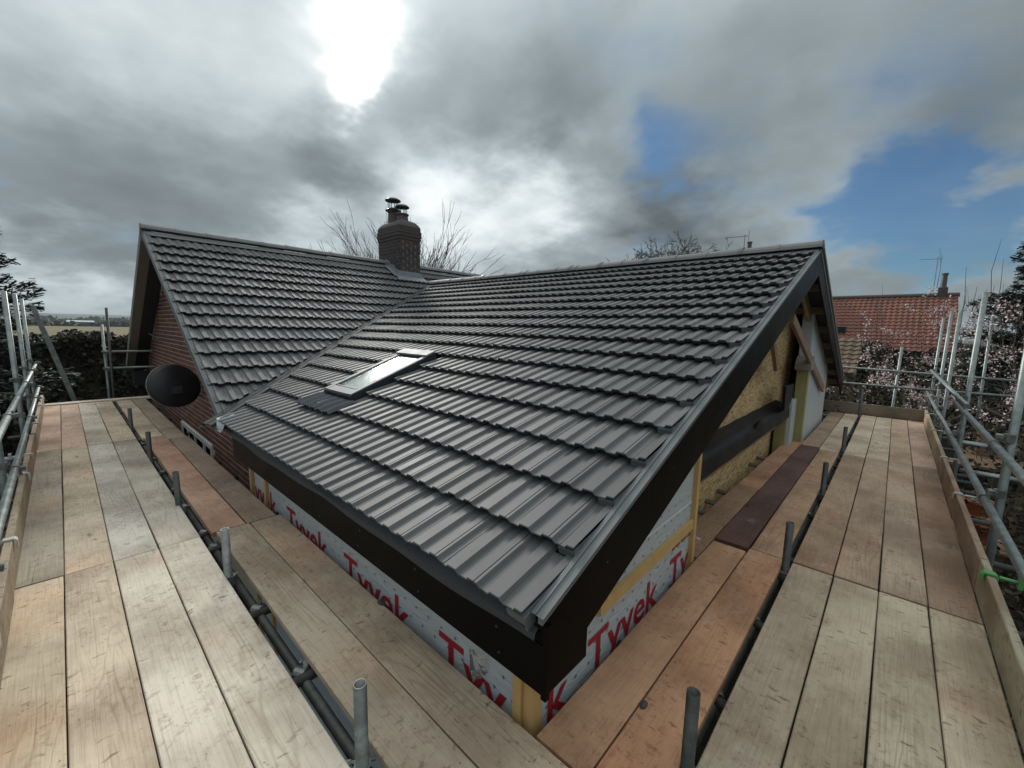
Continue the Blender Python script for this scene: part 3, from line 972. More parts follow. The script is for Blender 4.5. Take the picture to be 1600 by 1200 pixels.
# ribbed eaves felt tray drooping over the fascia
mb = MB(); ny = 60
prev = None
for i in range(ny + 1):
    y = YV + 0.03 + (4.7 - YV - 0.03) * i / ny
    dr = 0.012 * math.sin(y * 3.1) + 0.007 * math.sin(y * 7.7 + 1)
    row = [(1.10, y, 0.612), (1.070, y, 0.585), (1.034, y, 0.548 + dr * 0.3), (1.030, y, 0.520 + dr * 0.7), (1.033, y, 0.519 + dr * 0.7)]
    k = len(mb.v); mb.v += row
    if i:
        for j in range(4): mb.f.append((k - 5 + j, k - 5 + j + 1, k + j + 1, k + j))
mb.build('eaves_tray', M['felt'], ext, False)
# pale flashing at the foot of the valley
mb = MB()
vsf = [(1.00, 4.66, 0.635), (1.14, 4.80, 0.69), (1.10, 4.93, 0.68), (0.99, 4.93, 0.655), (0.965, 4.80, 0.60), (0.985, 4.66, 0.59), (0.975, 4.72, 0.545), (0.96, 4.84, 0.55)]
mb.add(vsf, [(0, 1, 2, 3), (0, 3, 4, 5), (5, 4, 7, 6)])
mb.build('valley_foot_flashing', M['palelead'], ext)

# ---- extension walls
WX, WY = 1.20, 0.94
OY = 1.24
bx('corner_stud', M['timber'], ext, WX - 0.014, WX + 0.05, WY - 0.004, WY + 0.050, GZ, 0.58)
bx('corner_batten', M['timber'], ext, WX - 0.028, WX + 0.03, WY + 0.052, WY + 0.098, GZ, 0.50)
side = bx('side_wall', M['wrap'], ext, WX, WX + 0.14, WY + 0.052, 4.62, GZ, 0.56)
bx('batten', M['timber'], ext, WX - 0.03, WX - 0.002, 4.585, 4.625, GZ, 0.45)
bx('batten', M['timber'], ext, WX - 0.026, WX - 0.002, 4.16, 4.205, GZ, 0.45)
gl = MB().prism([(WX + 0.052, WY, GZ), (2.92, WY, GZ), (2.92, WY, zF(2.92) - 0.16), (WX + 0.052, WY, zF(WX) - 0.14)], (0, 0.14, 0))
gw = obj('gable_wall', gl.mesh('gable_wall'), M['wrap'], ext)
bx('jamb_stud', M['timber'], ext, 2.905, 2.955, WY - 0.030, WY + 0.10, GZ, zF(2.93) - 0.18)
bx('jamb_return', M['wrap'], ext, 2.895, 2.94, WY + 0.101, OY + 0.01, GZ, zF(2.9) - 0.18)
mb = MB().box(-0.85, 0.385, -0.012, 0.012, -0.034, 0.034)
mb.build('rail', M['timber'], ext, mw=Matrix.Translation((2.515, WY - 0.014, 0.272)) @ Matrix.Rotation(-0.01, 4, 'Y'))
mb = MB().box(1.9, 2.9, WY - 0.004, WY - 0.001, 0.430, 0.437)
mb.build('seam_tape', M['paper'], ext)
# strand board sheets closing the wide opening (butted, with a small gap)
edges = [2.96, 4.28, 5.60, 6.86, 8.15]
for i in range(len(edges) - 1):
    xa, xb = edges[i] + 0.003, edges[i + 1] - 0.003
    def ztop(x): return min(zF(x), zF(2 * XR - x)) - 0.14
    pts = [(xa, OY, GZ + 0.9), (xb, OY, GZ + 0.9), (xb, OY, ztop(xb))]
    if xa < XR < xb: pts.append((XR, OY, ztop(XR)))
    pts.append((xa, OY, ztop(xa)))
    MB().prism(pts, (0, 0.018, 0)).build('strand_board', M['osb'], ext)
bx('plywood_panel', M['ply'], ext, 8.153, 8.95, OY - 0.002, OY + 0.018, GZ + 0.9, 1.60)
bx('opening_stud', M['treated'], ext, 4.26, 4.30, OY - 0.028, OY - 0.002, 0.60, zF(4.28) - 0.16)
bx('sill_plate', M['oldtimber'], ext, 2.96, 8.9, OY - 0.07, OY - 0.003, 0.26, 0.31)
bx('opening_stud', M['treated'], ext, 7.02, 7.10, 1.06, 1.20, GZ, 0.62)
bx('membrane_panel', M['wrap'], ext, 7.10, 7.46, 1.02, 1.10, GZ, 0.66)
bx('porch_post', M['treated'], ext, 7.46, 7.60, WY - 0.02, WY + 0.12, GZ, 1.10)
mb = MB()
for (r_, z_) in ((0, 0),): pass
mb.prism([(7.36, WY - 0.06, 1.10), (7.70, WY - 0.06, 1.10), (7.70, WY - 0.06, 1.19), (7.58, WY - 0.06, 1.30), (7.50, WY - 0.06, 1.30), (7.36, WY - 0.06, 1.19)][::1], (0, 0.20, 0))
mb.build('post_cap', M['soffit'], ext)
rg = MB().prism([(7.60, WY, GZ), (10.10, WY, GZ), (10.10, WY, zF(2 * XR - 10.10) - 0.17), (7.60, WY, zF(2 * XR - 7.6) - 0.17)], (0, 0.14, 0))
obj('rear_gable_wall', rg.mesh('rear_gable_wall'), M['wrap'], ext)
bx('rear_wall', M['wrap'], ext, 9.98, 10.10, WY + 0.143, 8.0, GZ, 0.8)
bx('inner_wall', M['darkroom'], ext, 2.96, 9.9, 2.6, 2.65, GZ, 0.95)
# gable ladder timbers and outriggers under the overhang
def beam(name, mat, parent, a, b, w, h):
    a = Vector(a); b = Vector(b); d = b - a; L_ = d.length
    m = MB().cbox(-L_ / 2, L_ / 2, -w / 2, w / 2, -h / 2, h / 2, 0.003)
    q = d.to_track_quat('X', 'Z').to_matrix().to_4x4()
    return m.build(name, mat, parent, mw=Matrix.Translation((a + b) / 2) @ q)
beam('rafter', M['oldtimber'], ext, (5.15, 1.02, zF(5.15) - 0.20), (6.22, 1.02, ZR - 0.22), 0.045, 0.12)
beam('brace', M['oldtimber'], ext, (5.75, 0.92, 1.80), (9.25, 0.90, 0.66), 0.04, 0.12)
beam('brace', M['oldtimber'], ext, (5.15, 0.98, 1.56), (6.15, 1.10, 1.20), 0.04, 0.12)
beam('rafter', M['treated'], ext, (6.35, 1.00, ZR - 0.24), (10.9, 1.00, zF(2 * XR - 10.9) - 0.24), 0.045, 0.14)
for xx in (6.8, 7.5, 8.2, 8.9, 9.6, 10.3, 10.9):
    zc = zF(2 * XR - xx) - 0.17
    bx('outrigger', M['oldtimber'], ext, xx - 0.022, xx + 0.022, YV + 0.02, 2.6, zc - 0.05, zc + 0.045)
# black damp-proof sheet draped along the sill
mb = MB(); nx = 44; nv = 8
for i in range(nx + 1):
    x = 3.0 + (7.05 - 3.0) * i / nx
    wob = 0.008 * math.sin(x * 5.1) + 0.004 * math.sin(x * 11.7 + 1)
    for j in range(nv + 1):
        s = j / nv
        y = OY - 0.02 - 0.17 * min(1, s / 0.55) - (0.02 + wob) * s
        z = 0.66 - 0.06 * min(1, s / 0.55) - 0.16 * max(0, (s - 0.55) / 0.45) + wob * s + (0.003 * math.sin(x * 9 + s * 5))
        mb.v.append((x, y, z))
for i in range(nx):
    for j in range(nv):
        k = i * (nv + 1) + j
        mb.f.append((k, k + 1, k + nv + 2, k + nv + 1))
mb.build('damp_proof_sheet', M['sheet'], ext, True)
mb = MB().prism([(0.1, 0, 0.02), (0.45, 0, -0.02), (0.86, 0, 0.10), (0.90, 0, 0.30), (0.02, 0, 0.34)], (0, 0.03, 0))
mb.build('sheet_end_flap', M['sheet'], ext, mw=Matrix.Translation((6.15, 0.97, 0.62)) @ Matrix.Rotation(0.05, 4, 'Z'))
mb = MB().add([(5.02, 1.03, 0.585), (5.35, 1.02, 0.55), (5.12, 1.00, 0.70), (5.2, 1.08, 0.61)], [(0, 1, 2), (1, 3, 2), (3, 0, 2)])
mb.build('sheet_fold', M['sheet'], ext)

# printed words on the membrane
def word(txt, size, parent, mw, mat, xs=1.0, bold=0.012, sx=1.0):
    cu = bpy.data.curves.new('lettering', 'FONT')
    cu.body = txt; cu.size = size; cu.offset = bold; cu.space_character = 1.0
    cu.resolution_u = 3
    tmp = bpy.data.objects.new('tmp_text', cu)
    C.objects.link(tmp)
    dg = bpy.context.evaluated_depsgraph_get(); dg.update()
    me = bpy.data.meshes.new_from_object(tmp.evaluated_get(dg))
    bpy.data.objects.remove(tmp)
    me.materials.clear(); me.materials.append(mat)
    return me
tyvek = word('Tyvek', 0.285, side, None, M['red'], bold=0.004)
xsv = [v.co.x for v in tyvek.vertices]
wspan = max(xsv) - min(xsv)
sc = 0.80 / wspan
ML = Matrix(((0, 0, -1, 0), (-1, 0, 0, 0), (0, 1, 0, 0), (0, 0, 0, 1)))     # text right = -Y, up = Z, facing -X
tyv = word('Tyv', 0.285, side, None, M['red'], bold=0.004)
for i in range(4):
    y = 1.575 + 1.063 * i
    obj('lettering', tyv if i == 0 else tyvek, None, side, Matrix.Translation((WX - 0.003, y, -0.135)) @ ML @ Matrix.Scale(sc, 4, (1, 0, 0)))
MR = Matrix(((1, 0, 0, 0), (0, 0, -1, 0), (0, 1, 0, 0), (0, 0, 0, 1)))      # text right = +X, facing -Y
for i in range(-1, 2):
    x = 1.60 + 0.98 * i
    if i == -1: continue
    obj('lettering', tyvek if i < 1 else word('Ty', 0.285, gw, None, M['red'], bold=0.004), None, gw, Matrix.Translation((x, WY - 0.003, -0.072)) @ MR @ Matrix.Scale(sc, 4, (1, 0, 0)))
obj('lettering', word('k', 0.285, gw, None, M['red'], bold=0.004), None, gw, Matrix.Translation((1.275, WY - 0.003, -0.095)) @ MR @ Matrix.Scale(sc, 4, (1, 0, 0)))
obj('lettering', word('DUPONT', 0.085, gw, None, M['red'], bold=0.003), None, gw, Matrix.Translation((2.60, WY - 0.003, 0.185)) @ MR @ Matrix.Scale(0.9, 4, (1, 0, 0)))
# small printed crosses
mb = MB(); s = 0.009; t_ = 0.0018
def cross(c, ax):
    for (a, b2) in ((s, t_), (t_, s)):
        if ax == 'y': mb.add([(c[0], c[1] - a, c[2] - b2), (c[0], c[1] + a, c[2] - b2), (c[0], c[1] + a, c[2] + b2), (c[0], c[1] - a, c[2] + b2)], [(3, 2, 1, 0)])
        else: mb.add([(c[0] - a, c[1], c[2] - b2), (c[0] + a, c[1], c[2] - b2), (c[0] + a, c[1], c[2] + b2), (c[0] - a, c[1], c[2] + b2)], [(0, 1, 2, 3)])
for i in range(32):
    for j in range(7):
        y = 1.06 + 0.11 * i + (0.055 if j % 2 else 0); z = -0.16 + 0.082 * j
        if y < 4.55: cross((WX - 0.0035 - 0.0006 * (j % 2), y, z), 'y')
mb.build('printed_crosses', M['navy'], side)['kind'] = 'stuff'
mb = MB()
for i in range(15):
    for j in range(9):
        x = 1.28 + 0.11 * i + (0.055 if j % 2 else 0); z = -0.16 + 0.082 * j
        if x < 2.88 and z < zF(x) - 0.2: cross((x, WY - 0.0036 - 0.0006 * (j % 2), z), 'x')
mb.build('printed_crosses', M['navy'], gw)['kind'] = 'stuff'

mb = MB(); rw = random.Random(3)
for i in range(7):
    for j in range(7):
        mb.v.append((WX - 0.006 - rw.uniform(0, 0.030) * (1 - abs(i - 3) / 3.5), 1.20 + 0.022 * i + rw.uniform(-.006, .006), 0.035 + 0.022 * j - 0.012 * i + rw.uniform(-.006, .006)))
for i in range(6):
    for j in range(6):
        if (i, j) in ((0, 0), (5, 5), (0, 5), (5, 0)): continue
        k = i * 7 + j; mb.f.append((k, k + 7, k + 8, k + 1))
pm, ptn, pb = material('clear_plastic_film')
pb.inputs['Base Color'].default_value = (0.85, 0.87, 0.88, 1); pb.inputs['Roughness'].default_value = 0.12
pb.inputs['Transmission Weight'].default_value = 0.85; pb.inputs['IOR'].default_value = 1.2
o = mb.build('plastic_scrap', pm)
tag(o, 'crumpled scrap of clear plastic stuck to the printed membrane near the corner', 'plastic scrap')

# ---- rooflight
rl = thing('rooflight', (SKX0, (SKY0 + SKY1) / 2, zF(SKX0)), 'small aluminium framed rooflight set low in the extension roof', 'roof window')
RLM = Matrix(((0, cF, -sF, SKX0), (-1, 0, 0, SKY1), (0, sF, cF, zF(SKX0)), (0, 0, 0, 1)))
w_, l_ = SKY1 - SKY0, (SKX1 - SKX0) / cF
def rlb(name, mat, u0, u1, v0, v1, w0, w1, parent=rl):
    if w1 > 0.03: w0, w1 = w0 * 0.68 + 0.008, w1 * 0.68 + 0.008
    return MB().box(u0, u1, v0, v1, w0, w1).build(name, mat, parent, mw=RLM)
fr = 0.058
rlb('side_cladding', M['darkframe'], -0.012, 0.0, 0.0, l_, -0.02, 0.112)
rlb('side_cladding', M['darkframe'], w_, w_ + 0.012, 0.0, l_, -0.02, 0.112)
rlb('bottom_cladding', M['darkframe'], -0.012, w_ + 0.012, -0.014, -0.001, -0.02, 0.100)
rlb('top_cladding', M['darkframe'], -0.012, w_ + 0.012, l_ + 0.001, l_ + 0.02, -0.02, 0.118)
sash = rlb('sash_rail', M['frame'], 0.001, fr, 0.001, l_ - 0.001, 0.06, 0.122)
rlb('sash_rail', M['frame'], w_ - fr, w_ - 0.001, 0.001, l_ - 0.001, 0.06, 0.122)
rlb('sash_bottom', M['frame'], fr + 0.001, w_ - fr - 0.001, 0.0, 0.085, 0.06, 0.119)
rlb('sash_top', M['frame'], fr + 0.001, w_ - fr - 0.001, l_ - 0.075, l_, 0.06, 0.121)
rlb('glazing_bar', M['darkframe'], fr + 0.02, w_ - fr - 0.02, 0.098, 0.110, 0.109, 0.116)
rlb('hood', M['frame'], -0.014, w_ + 0.014, l_ - 0.10, l_ + 0.02, 0.1235, 0.150)
rlb('pane', M['glass'], fr, w_ - fr, 0.086, l_ - 0.076, 0.098, 0.106)
rlb('blind', M['blind'], fr + 0.002, w_ - fr - 0.002, 0.088, l_ - 0.078, 0.070, 0.074)
for u0, u1 in ((-0.055, -0.013), (w_ + 0.013, w_ + 0.055)):
    rlb('side_gutter', M['darkframe'], u0, u1, -0.1, l_ + 0.1, -0.01, 0.014)
# pleated apron dressed over the tiles below
mb = MB(); nu = 96
u_a, u_b = -0.075, w_ + 0.10
for i in range(nu + 1):
    u = u_a + (u_b - u_a) * i / nu
    yy = SKY1 - u
    ph = ((yy - YV) / 0.135) % 1.0
    hh = 0.020 * max(0, min(1, (0.5 - abs(ph - 0.5)) * 6 - 0.6))
    pl = 0.003 * (1 if i % 2 else -1)
    for v, w in ((-0.012, 0.030), (-0.05, 0.036 + hh * 0.6), (-0.18, 0.044 + hh), (-0.285, 0.050 + hh)):
        mb.v.append((u, v + random.uniform(-.004, .004), w + pl + 0.006))
for i in range(nu):
    for j in range(3):
        k = i * 4 + j
        mb.f.append((k, k + 1, k + 5, k + 4))
mb.build('apron_flashing', M['pleat'], rl, mw=RLM)

# ================================================================== bungalow gable and chimney
BX = 1.36
# far barge / verge / undercloak
def mslope(parent, name, mat, y0, y1, x0, x1, top, bot, far_side=False):
    f = (lambda y: 2 * YR - y) if far_side else (lambda y: y)
    pts = [(x0, f(y0), zM(y0) + bot), (x0, f(y1), zM(y1) + bot), (x0, f(y1), zM(y1) + top), (x0, f(y0), zM(y0) + top)]
    if not far_side: pts = pts[::-1]
    return MB().prism(pts if not far_side else pts, (x1 - x0, 0, 0)).build(name, mat, parent)
mslope(bung, 'verge_trim', M['verge'], YE - 0.02, YR, XV - 0.014, XV + 0.008, 0.034, -0.06)
mb = MB()
for (xa, za, xb, zb) in ((XV - 0.016, 0.034, XV + 0.06, 0.040), (XV + 0.028, 0.040, XV + 0.032, 0.056)):
    mb.add([(xa, YE - 0.02, zM(YE - 0.02) + za), (xb, YE - 0.02, zM(YE - 0.02) + zb), (xb, YR, ZRM + zb), (xa, YR, ZRM + za)], [(0, 1, 2, 3)])
mb.build('verge_flange', M['verge'], bung)
mslope(bung, 'undercloak', M['soffit'], YE, YR, XV - 0.010, XV + 0.10, -0.064, -0.085)
mslope(bung, 'barge_soffit', M['darksoffit'], YE, YR, XV + 0.102, BX - 0.002, -0.101, -0.125)
mslope(bung, 'undercloak', M['soffit'], YE - 0.06, YR, XV - 0.030, XV + 0.115, 0.036, -0.140, True)
mslope(bung, 'barge_soffit', M['darksoffit'], YE - 0.06, YR, XV + 0.117, BX - 0.002, -0.101, -0.150, True)
bx('eaves_box', M['darksoffit'], bung, XV + 0.06, BX - 0.004, YB - 0.35, YB + 0.04, 0.10, 0.42)
beam('gable_strut', M['galv'], bung, (XV + 0.20, 11.3, 1.35), (BX - 0.01, 10.9, 1.25), 0.02, 0.02)

# brick gable: mortar backing with separate bricks proud of it
backing = MB().prism([(BX + 0.012, 4.66, GZ), (BX + 0.012, 13.0, GZ), (BX + 0.012, 13.0, 0.75), (BX + 0.012, YR, ZRM - 0.13), (BX + 0.012, 4.66, 0.42)], (0.10, 0, 0))
gwall = obj('gable_wall', backing.mesh('gable_wall'), M['mortar'], bung)
WIN = [(7.15, 9.35, -0.16, GZ)]      # window under the platform
bricks = []
BL, BH, JT = 0.212, 0.062, 0.013
row = 0
z = -0.66
while z < 2.6:
    y = 4.66 + (0.1125 if row % 2 else 0)
    while y < 12.9:
        yc = y + BL / 2; zc = z + BH / 2
        lim = min(zM(yc), zM(2 * YR - yc)) - 0.15
        inwin = 7.15 - 0.05 < yc < 9.35 + 0.05 and zc < -0.16
        if zc + BH / 2 < lim and not inwin:
            if not (zc > 0.45 and yc < 5.25):
                bricks.append((yc, zc))
        y += BL + JT
    z += BH + JT; row += 1
def bscore(p):
    d2 = BX ** 2 + p[0] ** 2 + (1.6 - p[1]) ** 2
    vis = 1.0
    if p[1] < -0.35: vis = 0.02
    # hidden behind the near roof slope?
    if p[1] > zM(p[0]) - 0.3 and p[0] < YR: vis *= 0.3
    return vis / d2
bricks.sort(key=bscore, reverse=True)
bm_ = MB().box(0.008, 0.014, -BL / 2, BL / 2, -BH / 2, BH / 2).mesh('brick'); bm_.materials.append(M['brick'])
for yc, zc in bricks[:300]:
    obj('brick', bm_, None, gwall, Matrix.Translation((BX + random.uniform(-.002, .002), yc, zc)))
mb = MB()
for yc, zc in bricks[300:]:
    xo = BX + random.uniform(-.002, .002)
    mb.box(xo + 0.008, xo + 0.014, yc - BL / 2, yc + BL / 2, zc - BH / 2, zc + BH / 2)
mb.build('distant_bricks', M['brick'], gwall)['kind'] = 'stuff'
# window whose white head shows over the platform edge
win = bx('window', M['white'], bung, BX - 0.012, BX + 0.03, 7.15, 9.35, -0.235, -0.165)
for yy in (7.15, 7.62, 8.25, 8.80, 9.28):
    bx('mullion', M['white'], win, BX - 0.010, BX + 0.03, yy, yy + 0.07, GZ + 0.9, -0.237)
for ya, yb in ((7.222, 7.618), (7.692, 8.248), (8.322, 8.798), (8.872, 9.278)):
    bx('pane', M['window_dark'], win, BX + 0.012, BX + 0.02, ya, yb, GZ + 0.9, -0.237)

# chimney
ch = obj('chimney', MB().box(CHX0 + 0.012, CHX1 - 0.012, CHY0 + 0.012, CHY1 - 0.012, 2.3, 3.82).mesh('chimney'), M['chimmortar'], bung)
mb = MB(); z = 2.42; row = 0
def ring_course(x0, x1, y0, y1, z, off):
    for (fx, a0, a1, side_) in (('x', y0, y1, x0), ('x', y0, y1, x1), ('y', x0, x1, y0), ('y', x0, x1, y1)):
        p = a0 + off
        segs = []
        if off > 0: segs.append((a0, a0 + off - 0.010))
        while p < a1 - 0.03:
            segs.append((p, min(p + BL, a1))); p += BL + 0.010
        for s0, s1 in segs:
            e = random.uniform(-0.003, 0.003)
            if fx == 'x':
                if side_ == x0: mb.box(x0 + e, x0 + 0.02, s0 + 0.001, s1 - 0.001, z, z + 0.064)
                else: mb.box(x1 - 0.02, x1 + e, s0 + 0.001, s1 - 0.001, z, z + 0.064)
            else:
                if side_ == y0: mb.box(s0 + 0.021, s1 - 0.021, y0 + e, y0 + 0.02, z, z + 0.064)
                else: mb.box(s0 + 0.021, s1 - 0.021, y1 - 0.02, y1 + e, z, z + 0.064)
while z < 3.61:
    ring_course(CHX0, CHX1, CHY0, CHY1, z, 0.108 if row % 2 else 0.0)
    z += 0.075; row += 1
for k, ex in enumerate((0.012, 0.024, 0.024, 0.008)):
    mb.box(CHX0 - ex, CHX1 + ex, CHY0 - ex, CHY1 + ex, z, z + 0.066)
    z += 0.0745
ctop = z
mb.build('brick_courses', M['chimbrick'], ch)['kind'] = 'stuff'
mb = MB()
x0, x1, y0, y1 = CHX0 - 0.01, CHX1 + 0.01, CHY0 - 0.01, CHY1 + 0.01
rows = [(0, 0), (0.03, 0.06), (0.09, 0.13), (0.17, 0.17)]
for ins, h in rows:
    mb.v += [(x0 + ins, y0 + ins, ctop + h), (x1 - ins, y0 + ins, ctop + h), (x1 - ins, y1 - ins, ctop + h), (x0 + ins, y1 - ins, ctop + h)]
for j in range(3):
    for i in range(4):
        mb.f.append((j * 4 + i, j * 4 + (i + 1) % 4, j * 4 + 4 + (i + 1) % 4, j * 4 + 4 + i))
mb.f.append((12, 13, 14, 15))
mb.build('flaunching', M['flaunch'], ch)
def chpot(y, ztop, wid, x=5.735):
    p = MB().lathe((x, y, ctop + 0.10), [(wid * 1.12, 0), (wid * 1.05, 0.06), (wid * 0.95, (ztop - ctop - 0.10) * 0.75), (wid * 0.98, (ztop - ctop - 0.10) * 0.86), (wid * 1.12, (ztop - ctop - 0.10) * 0.88), (wid * 1.12, ztop - ctop - 0.10), (wid * 0.8, ztop - ctop - 0.10), (wid * 0.78, ztop - ctop - 0.3)], 20)
    pot = obj('chimney_pot', p.mesh('chimney_pot', True), M['pot'], ch)
    return pot
def cowl(y, z0, z1, rad, x=5.735, skirt=True):
    c_ = MB()
    if skirt: c_.lathe((x, y, z0 - 0.02), [(rad * 0.98, -0.015), (rad * 0.98, 0.0), (rad * 0.62, 0.045)], 20)
    for k in range(6):
        an = k * math.pi / 3 + 0.3
        c_.tube((x + rad * 0.62 * math.cos(an), y + rad * 0.62 * math.sin(an), z0), (x + rad * 0.62 * math.cos(an), y + rad * 0.62 * math.sin(an), z1), 0.009, n=6)
    c_.lathe((x, y, z1 - 0.005), [(rad * 0.2, -0.002), (rad, -0.01), (rad, 0.008), (rad * 0.75, 0.042), (rad * 0.3, 0.062), (0.001, 0.066)], 20)
    return c_.build('cowl', M['cowl'], ch)
chpot(9.33, 4.40, 0.125); cowl(9.33, 4.42, 4.63, 0.185)
chpot(8.93, 4.25, 0.135); cowl(8.93, 4.24, 4.41, 0.165, skirt=False)
# lead apron and side soakers
mb = MB()
ya = CHY0 - 0.16
mb.add([(CHX0 - 0.12, ya, zM(ya) + 0.065), (CHX1 + 0.14, ya + 0.02, zM(ya) + 0.062), (CHX1 + 0.10, CHY0 - 0.004, zM(CHY0) + 0.075), (CHX0 - 0.08, CHY0 - 0.004, zM(CHY0) + 0.075),
        (CHX1 + 0.01, CHY0 - 0.006, zM(CHY0) + 0.19), (CHX0 - 0.01, CHY0 - 0.006, zM(CHY0) + 0.19)], [(0, 1, 2, 3), (3, 2, 4, 5)])
for sgn, xx in ((-1, CHX0), (1, CHX1)):
    n = 3
    for i in range(n):
        y0_ = CHY0 + 0.6 * i / n; y1_ = CHY0 + 0.6 * (i + 1) / n
        xo = xx + sgn * 0.006
        q = [(xo, y0_, zM(y0_) + 0.05), (xo, y1_, zM(y0_) + 0.14), (xo, y1_, zM(y1_) + 0.16), (xo, y0_, zM(y0_) + 0.20)]
        mb.add(q, [(0, 1, 2, 3)])
        q = [(xx + sgn * 0.12, y0_, zM(y0_) + 0.062), (xx + sgn * 0.12, y1_, zM(y1_) + 0.062), (xo, y1_, zM(y1_) + 0.075), (xo, y0_, zM(y0_) + 0.075)]
        mb.add(q, [(0, 1, 2, 3)])
mb.build('lead_flashing', M['lead'], ch)

# satellite dish on the gable
dsh = thing('satellite_dish', (BX, 7.5, 0.62), 'black satellite dish mounted on the brick gable of the bungalow', 'satellite dish')
mb = MB(); nr, na = 7, 32
DR = Matrix.Translation((1.045, 7.5, 0.70)) @ Matrix.Rotation(R(12), 4, 'Z') @ Matrix.Rotation(R(-18), 4, 'X')
for j in range(nr + 1):
    r_ = j / nr
    for i in range(na):
        an = 2 * math.pi * i / na
        mb.v.append(DR @ Vector((0.315 * r_ * math.cos(an), 0.075 * r_ * r_ - 0.075, 0.31 * r_ * math.sin(an))))
for j in range(nr):
    for i in range(na):
        mb.f.append((j * na + i, j * na + (i + 1) % na, (j + 1) * na + (i + 1) % na, (j + 1) * na + i))
me = mb.mesh('reflector', True)
ro = obj('reflector', me, M['dish'], dsh)
sm_ = ro.modifiers.new('thickness', 'SOLIDIFY'); sm_.thickness = 0.012; sm_.offset = 0
mb = MB()
for i in range(na):
    a0, a1 = 2 * math.pi * i / na, 2 * math.pi * (i + 1) / na
    mb.tube(DR @ Vector((0.317 * math.cos(a0), 0, 0.312 * math.sin(a0))), DR @ Vector((0.317 * math.cos(a1), 0, 0.312 * math.sin(a1))), 0.007, n=5, caps=False)
mb.build('rim', M['coupler'], dsh)
MB().tube((1.05, 7.40, 0.62), (BX, 7.55, 0.52), 0.018, n=8).build('wall_bracket', M['coupler'], dsh)
mb = MB().tube((1.05, 7.42, 0.66), (1.05, 7.42, 0.52), 0.02, n=8); mb.box(0.99, 1.11, 7.36, 7.425, 0.60, 0.70)
mb.build('clamp', M['dgrey'], dsh)
MB().tube((1.06, 7.45, 0.50), (0.98, 8.0, 0.55), 0.012, n=6).build('feed_arm', M['dish'], dsh)

# ================================================================== scaffold
sc_ = thing('scaffold', (0, 0, GZ), 'galvanised tube scaffold with two plank walkways round the house', 'scaffold')
def board(x0, x1, y0, y1, color, z=0.0, along='y', t=0.038, name='scaffold_board', tilt=None):
    """plank; local x is its long axis"""
    if along == 'y': L_, w = y1 - y0, x1 - x0
    else: L_, w = x1 - x0, y1 - y0
    mb = MB(); ns = 8; c = 0.004
    pr0 = [(-w / 2 + c, 0.0), (-w / 2, -c), (-w / 2, -t + c), (-w / 2 + c, -t), (w / 2 - c, -t), (w / 2, -t + c), (w / 2, -c), (w / 2 - c, 0.0)]
    bow = random.uniform(-0.003, 0.003); cup = random.uniform(-0.002, 0.002)
    ph = random.uniform(0, 6)
    for i in range(ns + 1):
        s = i / ns; x = -L_ / 2 + L_ * s
        dz = bow * math.sin(s * math.pi); dy = 0.0015 * math.sin(s * 5 + ph)
        for (yy, zz2) in pr0:
            mb.v.append((x, yy + dy, zz2 + dz))
    n = 8
    for i in range(ns):
        for j in range(n):
            mb.f.append((i * n + j, i * n + (j + 1) % n, (i + 1) * n + (j + 1) % n, (i + 1) * n + j))
    mb.f.append(tuple(range(n - 1, -1, -1))); mb.f.append(tuple(ns * n + j for j in range(n)))
    cx_, cy_ = (x0 + x1) / 2, (y0 + y1) / 2
    mw = Matrix.Translation((cx_, cy_, z + random.uniform(-0.003, 0.002)))
    if along == 'y': mw = mw @ Matrix.Rotation(math.pi / 2, 4, 'Z')
    mw = mw @ Matrix.Rotation(random.gauss(0, 0.004), 4, 'X') @ Matrix.Rotation(random.gauss(0, 0.0006), 4, 'Z')
    if tilt: mw = mw @ tilt
    color = (min(0.66, color[0] * 1.07), color[1] * 1.05, color[2] * 1.05)
    return mb.build(name, M['board'], sc_, mw=mw, color=color)
pale = (0.56, 0.52, 0.44); grey = (0.53, 0.51, 0.455); tan = (0.54, 0.465, 0.36); pink = (0.53, 0.40, 0.315)
brown = (0.43, 0.25, 0.15); dbrown = (0.26, 0.19, 0.14); yel = (0.54, 0.475, 0.36); dark = (0.115, 0.068, 0.058); midb = (0.36, 0.27, 0.19)
# left walkway, outer four boards
for (xa, xb), cols in zip(((-0.335, -0.110), (-0.104, 0.117), (0.122, 0.351), (0.357, 0.592)),
                          ((yel, (0.42, .38, .31), pink), (tan, tan, pink), (pale, grey, pale), (pale, (0.45, .42, .36), tan))):
    for (ya, yb), col in zip(((-0.55, 3.705), (3.715, 7.51), (7.52, 11.45)), cols):
        jit = random.uniform(-0.02, 0.02)
        board(xa, xb, ya + (0.01 if ya < 0 else 0), yb, col)
# left walkway, inner boards
board(0.690, 0.914, -0.2, 3.70, (0.43, .37, .29)); board(0.920, 1.146, -0.2, 3.69, (0.41, .34, .26))
board(0.668, 0.895, 3.715, 7.50, (0.44, .29, .21)); board(0.905, 1.115, 3.705, 7.24, (0.30, .235, .185))
board(0.650, 0.875, 7.52, 11.4, tan); board(0.885, 1.10, 7.26, 11.4, (0.33, .28, .22))
board(-0.33, 1.25, 11.46, 11.68, (0.60, .56, .48), along='x', z=0.02)
# right walkway, outer
for (ya, yb), cols in zip(((0.156, 0.384), (-0.074, 0.148), (-0.299, -0.081), (-0.525, -0.306)),
                          (((0.39, .33, .25), midb, tan), ((0.47, .41, .31), (0.40, .31, .23), tan), ((0.50, .445, .34), (0.42, .34, .26), (0.47, .37, .27)), (yel, (0.33, .24, .175), pink))):
    for (xa, xb), col in zip(((1.155, 3.40), (3.42, 7.19), (7.20, 11.15)), cols):
        board(xa, xb, ya, yb, col, along='x')
